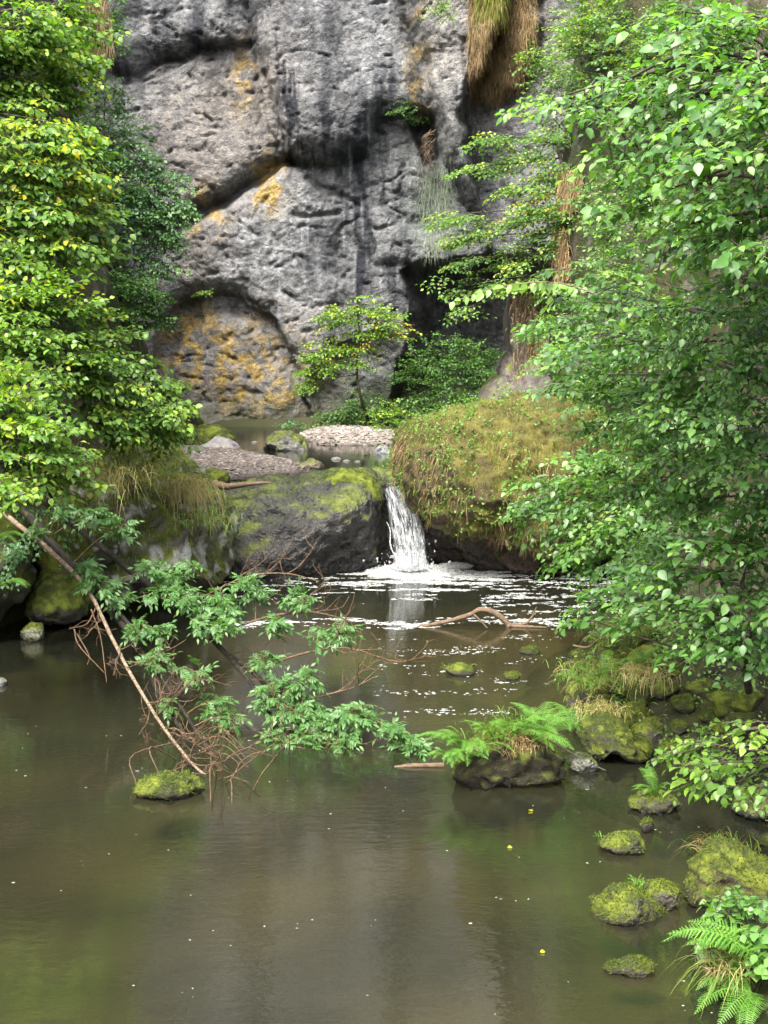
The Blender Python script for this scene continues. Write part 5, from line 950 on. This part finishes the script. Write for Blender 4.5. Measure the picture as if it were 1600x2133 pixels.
# grass skin of the big boulder right of the fall
rr = np.random.default_rng(77)
P_, N_ = surf_points(right_rock, 20000, rr, lambda w, n: sstep(-0.75, 0.1, n[:, 2] + 0.5 * fbm(w * 1.2, 3, seed=4)) * (n[:, 1] < 0.5))
k_ = 0.9 * fbm(P_ * 1.5, 4, seed=14) + 0.10 * rr.normal(size=len(P_)) - 0.25 * N_[:, 2] - 0.05 * (P_[:, 0] - 2)
for nm, msk, mt, tn, ln in (('dry_grass', k_ > 0.17, 'straw', (0.0, 1.0), 0.12), ('green_grass', (k_ <= 0.17) & (k_ > 0.02), 'grass', (0.0, 0.8), 0.09), ('moss', k_ <= 0.02, 'moss', (0.1, 1.0), 0.045)):
    a_ = blades(P_[msk], N_[msk], ln, 0.007, rr, 0.35, 1.2, 3, np.array([0, -0.25, -0.1]), tn); add_blades(nm, right_rock, M[mt], a_)
n_ = 600; P_, N_ = surf_points(right_rock, n_, rr, lambda w, n: sstep(-0.5, 0.3, n[:, 2]) * (n[:, 1] < 0.4) * sstep(-0.15, 0.1, fbm(w * 1.1, 3, seed=24)))
Lp, Ld, Ln_, Ls, Lt = [], [], [], [], []
for p, n in zip(P_, N_):
    for _ in range(9):
        Lp.append(p + n * 0.06 + 0.09 * rr.normal(size=3)); Ld.append(unit(n * 0.3 + rr.normal(size=3))); Ln_.append(unit(n + np.array([0, -0.3, 0.8]) + 0.3 * rr.normal(size=3))); Ls.append(0.03 + 0.045 * rr.random()); Lt.append(0.45 * rr.random())
V, f3, f4 = leaves_mesh(np.array(Lp), np.array(Ld), np.array(Ln_), np.array(Ls), LEAF_SMALL)
build('small_herbs', V, [f3], M['leaf_sapling'], right_rock, None, True, {'tint': np.repeat(Lt, 5)}, kind='stuff')
# low herbs and grass over the right shore
shore = bpy.data.objects['right_shore']
P_, N_ = surf_points(shore, 2600, rr, lambda w, n: sstep(0.02, 0.2, w[:, 2]) * sstep(-0.1, 0.15, fbm(w * 1.3, 3, seed=91)) * (w[:, 1] > 9))
Lp, Ld, Ln_, Ls, Lt = [], [], [], [], []
for p, n in zip(P_, N_):
    hgt_ = 0.05 + 0.12 * rr.random(); cl_ = rr.random()
    for _ in range(8):
        Lp.append(p + np.array([0.07 * rr.normal(), 0.07 * rr.normal(), hgt_ * rr.random()])); Ld.append(unit(rr.normal(size=3) * np.array([1, 1, 0.4]))); Ln_.append(unit(np.array([-0.2, -0.4, 1.0]) + 0.35 * rr.normal(size=3))); Ls.append(0.03 + 0.05 * rr.random()); Lt.append(np.clip(0.25 + 0.4 * cl_ + 0.2 * rr.random(), 0, 0.9))
V, f3, f4 = leaves_mesh(np.array(Lp), np.array(Ld), np.array(Ln_), np.array(Ls), LEAF_SMALL)
build('ground_cover', V, [f3], M['leaf_maple'], shore, None, True, {'tint': np.repeat(Lt, 5)}, kind='stuff')
P_, N_ = surf_points(shore, 5000, rr, lambda w, n: sstep(0.0, 0.15, w[:, 2]) * sstep(-0.15, 0.2, fbm(w * 1.1, 3, seed=95)) * (w[:, 1] > 9))
add_blades('shore_grass', shore, M['grass'], blades(P_, N_, 0.13, 0.005, rr, 0.4, 0.9, 3, np.array([-0.2, -0.2, 0.2]), (0.0, 0.95)))
# grass and herbs on the lichen boulder
P_, N_ = surf_points(lichen_rock, 4000, rr, lambda w, n: sstep(0.1, 0.5, n[:, 2] + 0.5 * fbm(w * 1.2, 3, seed=4)) * (n[:, 1] < 0.5))
add_blades('grass', lichen_rock, M['grass'], blades(P_, N_, 0.09, 0.005, rr, 0.35, 1.2, 3, np.array([0.3, -0.25, -0.1]), (0.0, 0.8)))

YG = Yc.reshape(len(zs_c), len(xs_c))
def cliff_y(x, z):
    i = np.clip(np.round((np.asarray(x) - xs_c[0]) / STEP).astype(int), 0, len(xs_c) - 1); j = np.clip(np.round((np.asarray(z) - zs_c[0]) / STEP).astype(int), 0, len(zs_c) - 1); return YG[j, i]
def on_cliff(px, py):
    d = 43.0
    for _ in range(6): p = at(px, py, d); d = float(cliff_y(p[0], p[2]))
    return d
def curtain(label, pts, n, length, seed, tint, mat, d=None, out=(0, -0.25, -0.5), width=0.011, lift=0.25, grav=1.6, wall=False):
    """blades rooted on the rock face inside an outline, falling under their own weight"""
    rr = np.random.default_rng(seed); c0 = np.mean(pts, 0); d0 = d or on_cliff(*c0)
    poly = [(at(x, y, d0)[0], at(x, y, d0)[2]) for x, y in pts]; xs = [p[0] for p in poly]; zs = [p[1] for p in poly]
    X = rr.uniform(min(xs), max(xs), n * 4); Z = rr.uniform(min(zs), max(zs), n * 4); s = poly_sd(X + 0.15 * rr.normal(size=n * 4), Z + 0.1 * rr.normal(size=n * 4), poly) > 0; X, Z = X[s][:n], Z[s][:n]
    Yy = (cliff_y(X, Z) if d is None else np.full(len(X), d)) + 0.04 * rr.normal(size=len(X))
    P = np.stack([X, Yy, Z], -1)
    if wall:                                                  # rooted on the right side wall: follow the sight line to it
        dd = np.linspace(24, 42, 120); rx = (X[:, None] / d0) * dd; rz = CAM_H + (Z[:, None] - CAM_H) / d0 * dd
        hit = np.argmax(rx > RIGHT_X(dd[None], rz), 1); i = np.arange(len(X)); P = np.stack([rx[i, hit] - 0.35, dd[hit], rz[i, hit]], -1)
    Va, q, t3, tn = blades(P, np.tile([0, -0.6, lift], (len(P), 1)), length, width, rr, 0.55, grav, 4, np.array(out), tint)
    tn = np.clip(tn + 0.25 * np.repeat(fbm(P * 1.3, 3, seed=seed), 9), 0, 1)
    o = build('hanging_grass', Va, [t3, q], M[mat], origin=P.mean(0), attrs={'tint': tn}); props(o, label, 'grass', 'hanging grass on the cliff', 'stuff')
curtain('thick mat of orange brown dry grass hanging high on the cliff', [(978, -40), (1112, -40), (1112, 60), (1095, 150), (1060, 190), (1020, 205), (980, 190), (972, 80)], 11000, 0.14, 301, (0.3, 0.95), 'straw')
curtain('yellow green moss strip above the orange grass curtain', [(990, -60), (1060, -60), (1055, 30), (1000, 40)], 1200, 0.2, 302, (0.5, 1.0), 'moss')
curtain('wispy grey green growth trailing below the leaning rock edge', [(880, 330), (930, 330), (950, 420), (935, 520), (890, 530), (865, 480)], 1300, 0.22, 303, (0.0, 0.7), 'greyweed', width=0.005)
curtain('brown dry grass on the rim of the left wall at the top', [(150, -40), (200, -40), (230, 60), (225, 110), (195, 100), (160, 40)], 1800, 0.22, 304, (0.1, 0.9), 'straw', 35.6)
curtain('tan dry grass hanging on the right wall below the tiered tree', [(1190, 375), (1230, 345), (1245, 380), (1228, 420), (1205, 440)], 1500, 0.13, 305, (0.2, 1.0), 'straw', wall=True)
curtain('tan grass strip running down the right wall behind the shoot', [(1180, 470), (1200, 470), (1208, 540), (1220, 585), (1200, 585), (1185, 540)], 800, 0.13, 306, (0.1, 0.9), 'straw', wall=True)
curtain('green brown moss coat on the rock buttress', [(1065, 600), (1110, 600), (1130, 720), (1120, 830), (1085, 830), (1070, 740)], 900, 0.08, 307, (0.0, 0.6), 'straw', 33.5)
# bare roots and a dead bough on the leaning rock edge
roots = Bag(); rr = np.random.default_rng(9)
for k in range(16):
    x0, y0 = 905 + 6 * rr.normal(), 285 + 14 * rr.normal(); d = on_cliff(910, 280) - 0.25
    P = smooth_path([at(x0, y0, d), at(x0 - 8 - 14 * rr.random(), y0 + 15 + 8 * rr.normal(), d - 0.2), at(x0 - 10 + 18 * rr.normal(), y0 + 45 + 25 * rr.random(), d - 0.1)], 8); V, F = tube(P, np.linspace(0.018, 0.006, 8), 4); roots.add(V, F)
for pts in ([(905, 300), (880, 305), (855, 325)], [(900, 302), (872, 318), (845, 332)], [(905, 232), (870, 228), (830, 215), (800, 205)], [(900, 240), (865, 238), (840, 232)]):
    d = on_cliff(905, 290) - 0.3; P = smooth_path([at(x, y, d) for x, y in pts], 10); V, F = tube(P, np.linspace(0.03, 0.008, 10), 4); roots.add(V, F)
o = roots.build('roots', M['drift'], origin=at(905, 290, 42)); props(o, 'bare pale roots dangling from the leaning rock edge', 'roots', None, 'stuff')
plant('bush', 'thin green sprigs growing from the ledge beside the bare roots', 'bush', at(890, 235, on_cliff(860, 225)), [(840, 225, on_cliff(840, 225) - 0.3, 35, 10), (870, 245, on_cliff(870, 245) - 0.3, 25, 10)], 'leaf_ivy', 0.08, 0.45, 3, LEAF_SMALL, 231, (0, -0.8, 0), 1.0, None, limbs=False)
plant('sprig', 'small yellow green sprig on the rim of the cliff arch', 'plant', at(430, 612, on_cliff(430, 606)), [(425, 606, on_cliff(425, 600) - 0.25, 22, 8)], 'leaf_sapling', 0.1, 0.35, 2, LEAF_SMALL, 232, (0, -0.8, 0), 1.0, None, limbs=False)

# ------------------------------------------------------------------ pebbles of the two bars
rr = np.random.default_rng(55); D1, F1 = ico(1)
def pebbles(parent_name, poly, n, smin, smax, cols, seed):
    xs = [p[0] for p in poly]; ys = [p[1] for p in poly]; X = rr.uniform(min(xs), max(xs), n * 3); Y = rr.uniform(min(ys), max(ys), n * 3); ok = poly_sd(X, Y, poly) > -0.12; X, Y = X[ok][:n], Y[ok][:n]
    i = np.clip(np.round((X - xs_b[0]) / 0.12).astype(int), 0, len(xs_b) - 1); j = np.clip(np.round((Y - ys_b[0]) / 0.12).astype(int), 0, len(ys_b) - 1); Zp = ZUG[j, i]
    s = smin * (smax / smin) ** (rr.random(len(X)) ** 2.2); sh = np.stack([s * rr.uniform(0.8, 1.5, len(X)), s * rr.uniform(0.8, 1.3, len(X)), s * rr.uniform(0.4, 0.8, len(X))], -1)
    V = np.stack([X, Y, Zp], -1)[:, None] + D1[None] * sh[:, None] * (1 + 0.25 * rr.normal(size=(len(X), len(D1), 1)))
    F = (F1[None] + (np.arange(len(X)) * len(D1))[:, None, None]).reshape(-1, 3)
    c = np.array(cols)[rr.integers(0, len(cols), len(X))] * rr.uniform(0.6, 1.35, (len(X), 1)); c = c * (1 - 0.6 * sstep(Z_UP + 0.06, Z_UP, Zp))[:, None]
    return build('pebbles', V.reshape(-1, 3), F, M['gravel'], bpy.data.objects['gravel_bar'], col=np.repeat(c, len(D1), 0), kind='stuff', smooth=False)
pebbles('gravel_bar', barA, 9000, 0.014, 0.06, [(0.1, 0.083, 0.072), (0.085, 0.072, 0.064), (0.14, 0.122, 0.11), (0.062, 0.05, 0.043)], 1)
pebbles('gravel_bar', barB, 5000, 0.018, 0.07, [(0.2, 0.172, 0.15), (0.16, 0.14, 0.125), (0.25, 0.22, 0.195), (0.12, 0.105, 0.09)], 2)

# ------------------------------------------------------------------ the waterfall
def fall_mat():
    m, N, L, out = new_mat('white_water')
    a = N('ShaderNodeAttribute'); a.attribute_name = 'flow'; b = N('ShaderNodeAttribute'); b.attribute_name = 'across'; s = N('ShaderNodeAttribute'); s.attribute_name = 'layer'; ed = N('ShaderNodeAttribute'); ed.attribute_name = 'edge'
    cm = N('ShaderNodeCombineXYZ'); L(mathn(N, L, 'MULTIPLY', b.outputs['Fac'], 20.0), cm.inputs[0]); L(mathn(N, L, 'MULTIPLY', a.outputs['Fac'], 5.0), cm.inputs[1]); L(s.outputs['Fac'], cm.inputs[2])
    n = N('ShaderNodeTexNoise'); n.inputs['Scale'].default_value = 1.0; n.inputs['Detail'].default_value = 5; n.inputs['Roughness'].default_value = 0.65; L(cm.outputs[0], n.inputs['Vector'])
    al = N('ShaderNodeMapRange'); L(n.outputs[0], al.inputs[0]); al.inputs[1].default_value = 0.47; al.inputs[2].default_value = 0.66
    fl = mathn(N, L, 'MAXIMUM', al.outputs[0], mathn(N, L, 'MULTIPLY', mathn(N, L, 'SUBTRACT', a.outputs['Fac'], 0.72), 3.0, True))
    fac = mathn(N, L, 'MULTIPLY', fl, ed.outputs['Fac'], True)
    p = N('ShaderNodeBsdfPrincipled'); p.inputs['Base Color'].default_value = (0.52, 0.55, 0.57, 1); p.inputs['Roughness'].default_value = 0.45
    cr = ramp(N, [(0.38, (0.16, 0.18, 0.19)), (0.6, (0.55, 0.57, 0.58))]); cm2 = N('ShaderNodeVectorMath'); cm2.operation = 'MULTIPLY'; cm2.inputs[1].default_value = (1.9, 1.6, 1); L(cm.outputs[0], cm2.inputs[0]); n2 = N('ShaderNodeTexNoise'); n2.inputs['Scale'].default_value = 1.0; n2.inputs['Detail'].default_value = 4; L(cm2.outputs[0], n2.inputs['Vector']); L(n2.outputs[0], cr.inputs[0]); L(cr.outputs[0], p.inputs['Base Color'])
    tl = N('ShaderNodeBsdfTranslucent'); tl.inputs[0].default_value = (0.52, 0.55, 0.57, 1); m1 = N('ShaderNodeMixShader'); m1.inputs[0].default_value = 0.35; L(p.outputs[0], m1.inputs[1]); L(tl.outputs[0], m1.inputs[2])
    tr = N('ShaderNodeBsdfTransparent'); mx = N('ShaderNodeMixShader'); L(fac, mx.inputs[0]); L(tr.outputs[0], mx.inputs[1]); L(m1.outputs[0], mx.inputs[2]); L(mx.outputs[0], out.inputs[0]); return m
M['fall'] = fall_mat()
def foam_mat():
    m, N, L, out = new_mat('foam'); n = noise(N, L, 24, 4, 0.6); p = N('ShaderNodeBsdfPrincipled'); p.inputs['Base Color'].default_value = (0.36, 0.37, 0.36, 1); p.inputs['Roughness'].default_value = 0.6
    bp = N('ShaderNodeBump'); bp.inputs['Strength'].default_value = 0.6; bp.inputs['Distance'].default_value = 0.02; L(n.outputs[0], bp.inputs['Height']); L(bp.outputs[0], p.inputs['Normal']); tr = N('ShaderNodeBsdfTransparent'); n2 = noise(N, L, 60, 2, 0.6); mr = N('ShaderNodeMapRange'); L(n2.outputs[0], mr.inputs[0]); mr.inputs[1].default_value = 0.35; mr.inputs[2].default_value = 0.6; mr.inputs[3].default_value = 0.1; mr.inputs[4].default_value = 0.85
    mx = N('ShaderNodeMixShader'); L(mr.outputs[0], mx.inputs[0]); L(tr.outputs[0], mx.inputs[1]); L(p.outputs[0], mx.inputs[2]); L(mx.outputs[0], out.inputs[0]); return m
M['foam'] = foam_mat()
fall = root('waterfall', at(852, 1182, 27.3), 'narrow white waterfall pouring between the two big boulders', 'waterfall')
Lx = [(1004, 795), (1020, 798), (1040, 804), (1080, 810), (1120, 818), (1150, 822), (1184, 816)]; Rx = [(1004, 850), (1020, 850), (1040, 864), (1080, 880), (1120, 886), (1150, 888), (1184, 894)]
for ly in range(3):
    nu_, nv_ = 40, 90; u, v = np.meshgrid(np.linspace(0, 1, nu_), np.linspace(0, 1, nv_)); u, v = u.ravel(), v.ravel(); py = 1006 + 180 * v
    lx = np.interp(py, [a for a, _ in Lx], [b for _, b in Lx]); rx = np.interp(py, [a for a, _ in Rx], [b for _, b in Rx]); px = lx + (rx - lx) * u
    d = np.interp(v, [0, 0.06, 0.25, 1], [28.75, 28.3, 27.95, 27.25]) - 0.05 * ly
    V = np.array([at(a, b, c_) for a, b, c_ in zip(px, py, d)])
    q = np.stack([u * 9 + ly * 5, v * 2.2, 0 * u + ly * 3.7], -1); V[:, 1] += -0.16 * np.sin(u * math.pi) * (0.3 + v) + 0.14 * fbm(q, 4, 0.6, 400 + ly) + 0.05 * fbm(q * np.array([4, 3, 1]), 3, 0.6, 410 + ly)
    V[:, 0] += 0.05 * fbm(q * 0.7, 3, seed=420 + ly) * v; V[:, 2] = np.maximum(V[:, 2], -0.05)
    edge = sstep(0, 0.12, u + 0.10 * fbm(q * 1.7, 3, seed=430 + ly)) * sstep(1, 0.86, u + 0.12 * fbm(q * 1.9, 3, seed=440 + ly))
    build('water_sheet', V, grid_faces(nu_, nv_), M['fall'], fall, attrs={'flow': v, 'across': u, 'layer': np.full(len(u), ly * 7.3), 'edge': edge * (1.0 if ly < 2 else 0.75)})
# thin side trickle and spray
tv = np.linspace(0, 1, 40); Ptr = np.array([at(806 + 20 * t + 3 * math.sin(t * 9), 1088 + 92 * t, 27.25 - 0.2 * t) for t in tv]); V, F = rough_tube(Ptr, 0.008 + 0.012 * tv, 6, 4, 0.5, 14); build('trickle', V, F, M['foam'], fall)
nd = 500; t = rr.random(nd) ** 0.5; px = 852 + (18 + 26 * t) * rr.normal(size=nd) * 0.75; py = 1184 - 46 * rr.random(nd) ** 2.4 * (0.5 + rr.random(nd)); dd = 27.1 + 0.35 * rr.normal(size=nd) * 0.6
P = np.array([at(a, b, c_) for a, b, c_ in zip(px, py, dd)]); P[:, 2] = np.maximum(P[:, 2], 0.01); s = 0.006 + 0.02 * rr.random(nd) ** 3
V = (P[:, None] + D1[None] * s[:, None, None] * np.array([1, 1, 1.5])).reshape(-1, 3); F = (F1[None] + (np.arange(nd) * len(D1))[:, None, None]).reshape(-1, 3); build('spray', V, F, M['foam'], fall, kind='stuff')
# boiling foam at the foot
nu_, nv_ = 90, 60; u, v = np.meshgrid(np.linspace(-1, 1, nu_), np.linspace(-1, 1, nv_)); u, v = u.ravel(), v.ravel(); r = np.hypot(u, v); c0 = ground(858, 1190)
q = np.stack([u * 3, v * 3, 0 * u], -1); hgt = 0.16 * (1 - r * (1.0 + 0.55 * fbm(q, 4, 0.6, 501))) + 0.07 * fbm(q * 3.2, 4, 0.6, 502)
V = np.stack([c0[0] + 0.95 * u, c0[1] + 0.75 * v, np.where(hgt > 0, hgt, hgt - 0.05)], -1); build('foam_boil', V, grid_faces(nu_, nv_), M['foam'], fall)
c1 = ground(948, 1182); D3, F3_ = ico(3); V = c1 + D3 * np.array([0.36, 0.2, 0.09]) * (1 + 0.3 * fbm(D3 * 2, 3, seed=8))[:, None]; V[:, 2] += 0.02
o = build('foam_bank', V, F3_, M['foam'], origin=c1); props(o, 'rounded cushion of foam beside the foot of the fall', 'foam')

# ------------------------------------------------------------------ drifting foam flecks on the lower pool
def flecks(label, region, n, dens, smin, smax, seed, stretch=2.2, z=0.006, name='foam_flecks'):
    r_ = np.random.default_rng(seed); (x0, y0), (x1, y1) = region; A = ground(x0, y1); B = ground(x1, y0); W = max(abs(ground(x0, y0)[0]), abs(ground(x1, y0)[0]))
    X = r_.uniform(ground(x0, y0)[0], ground(x1, y0)[0], n * 6); Y = r_.uniform(A[1], B[1], n * 6); px, py, _ = project(np.stack([X, Y, 0 * X], -1)); k = dens(px, py, np.stack([X, Y, 0 * X], -1)); ok = r_.random(len(X)) < k; X, Y = X[ok][:n], Y[ok][:n]
    s = smin * (smax / smin) ** (r_.random(len(X)) ** 2); m = 9; th = np.linspace(0, 2 * math.pi, m, endpoint=False); rad = 1 + 0.45 * r_.normal(size=(len(X), m)); rad = np.clip(rad, 0.3, 1.9); st = r_.uniform(1, stretch, len(X))
    ring = np.stack([X[:, None] + s[:, None] * st[:, None] * rad * np.cos(th), Y[:, None] + s[:, None] * rad * np.sin(th), np.full((len(X), m), z * 0.5)], -1); ctr = np.stack([X, Y, np.full(len(X), z + 0.15 * s.mean())], -1)[:, None]
    V = np.concatenate([ctr, ring], 1).reshape(-1, 3); f = np.array([[0, 1 + i, 1 + (i + 1) % m] for i in range(m)]); F = (f[None] + (np.arange(len(X)) * (m + 1))[:, None, None]).reshape(-1, 3)
    o = build(name, V, F, M['foam'], origin=(X.mean(), Y.mean(), 0)); props(o, label, 'foam', 'foam drifting on the lower pool', 'stuff')
lace = lambda P, f, sd: fbm(P * np.array([f * 0.55, f * 1.7, 1]), 4, 0.6, sd)
flecks('dense white foam streaks spreading from the foot of the fall', ((440, 1188), (1250, 1262)), 3800, lambda x, y, P: sstep(0.02, 0.25, lace(P, 1.6, 601) - 0.08 + 0.42 * np.exp(-((x - 900) / 170) ** 2 - ((y - 1200) / 22) ** 2)) * sstep(1268, 1228, y), 0.008, 0.042, 1, 3.0)
flecks('foam speckles over the right half of the fall pool', ((980, 1190), (1260, 1300)), 1500, lambda x, y, P: sstep(0.0, 0.22, lace(P, 2.4, 602)), 0.01, 0.038, 2)
flecks('broken line of foam along the gravel shoal', ((480, 1285), (1150, 1312)), 600, lambda x, y, P: np.exp(-((y - 1298 - 6 * np.sin(x / 60)) / 6) ** 2) * sstep(-0.1, 0.2, lace(P, 2.0, 603)), 0.012, 0.05, 3)
flecks('scattered foam flecks drifting mid pool', ((780, 1320), (1200, 1490)), 550, lambda x, y, P: np.exp(-((x - 980) / 150) ** 2) * sstep(-0.05, 0.3, lace(P, 1.2, 604)), 0.008, 0.026, 4)
flecks('tiny bubbles scattered over the near water', ((20, 1480), (1400, 2120)), 130, lambda x, y, P: 0.1 + 0.85 * sstep(0.0, 0.3, lace(P, 0.6, 605)), 0.004, 0.010, 5, 2.5)

# ------------------------------------------------------------------ a few fallen leaves floating
for k, (px, py, lb) in enumerate(((1130, 1985, 'yellow leaf floating alone on the near water'), (1105, 1690, 'small yellow leaf floating below the fern hummock'), (1446, 1642, 'orange leaf floating beside the pale low branch'), (1062, 1767, 'brown leaf floating in the middle of the pool'))):
    p = ground(px, py) + np.array([0, 0, 0.012]); Tv, T3, T4 = LEAF_OVAL; a = k * 2.1; R_ = np.array([[math.cos(a), -math.sin(a), 0], [math.sin(a), math.cos(a), 0], [0, 0, -0.5]])
    o = build('fallen_leaf', p + (0.055 + 0.01 * (k % 2)) * (Tv - [0, 0.5, 0]) @ R_.T, [T3, T4], M['leaf_left'], origin=p, attrs={'tint': np.full(len(Tv), 0.96 - 0.03 * (k == 3))}); props(o, lb, 'leaf', 'leaves floating on the pool')
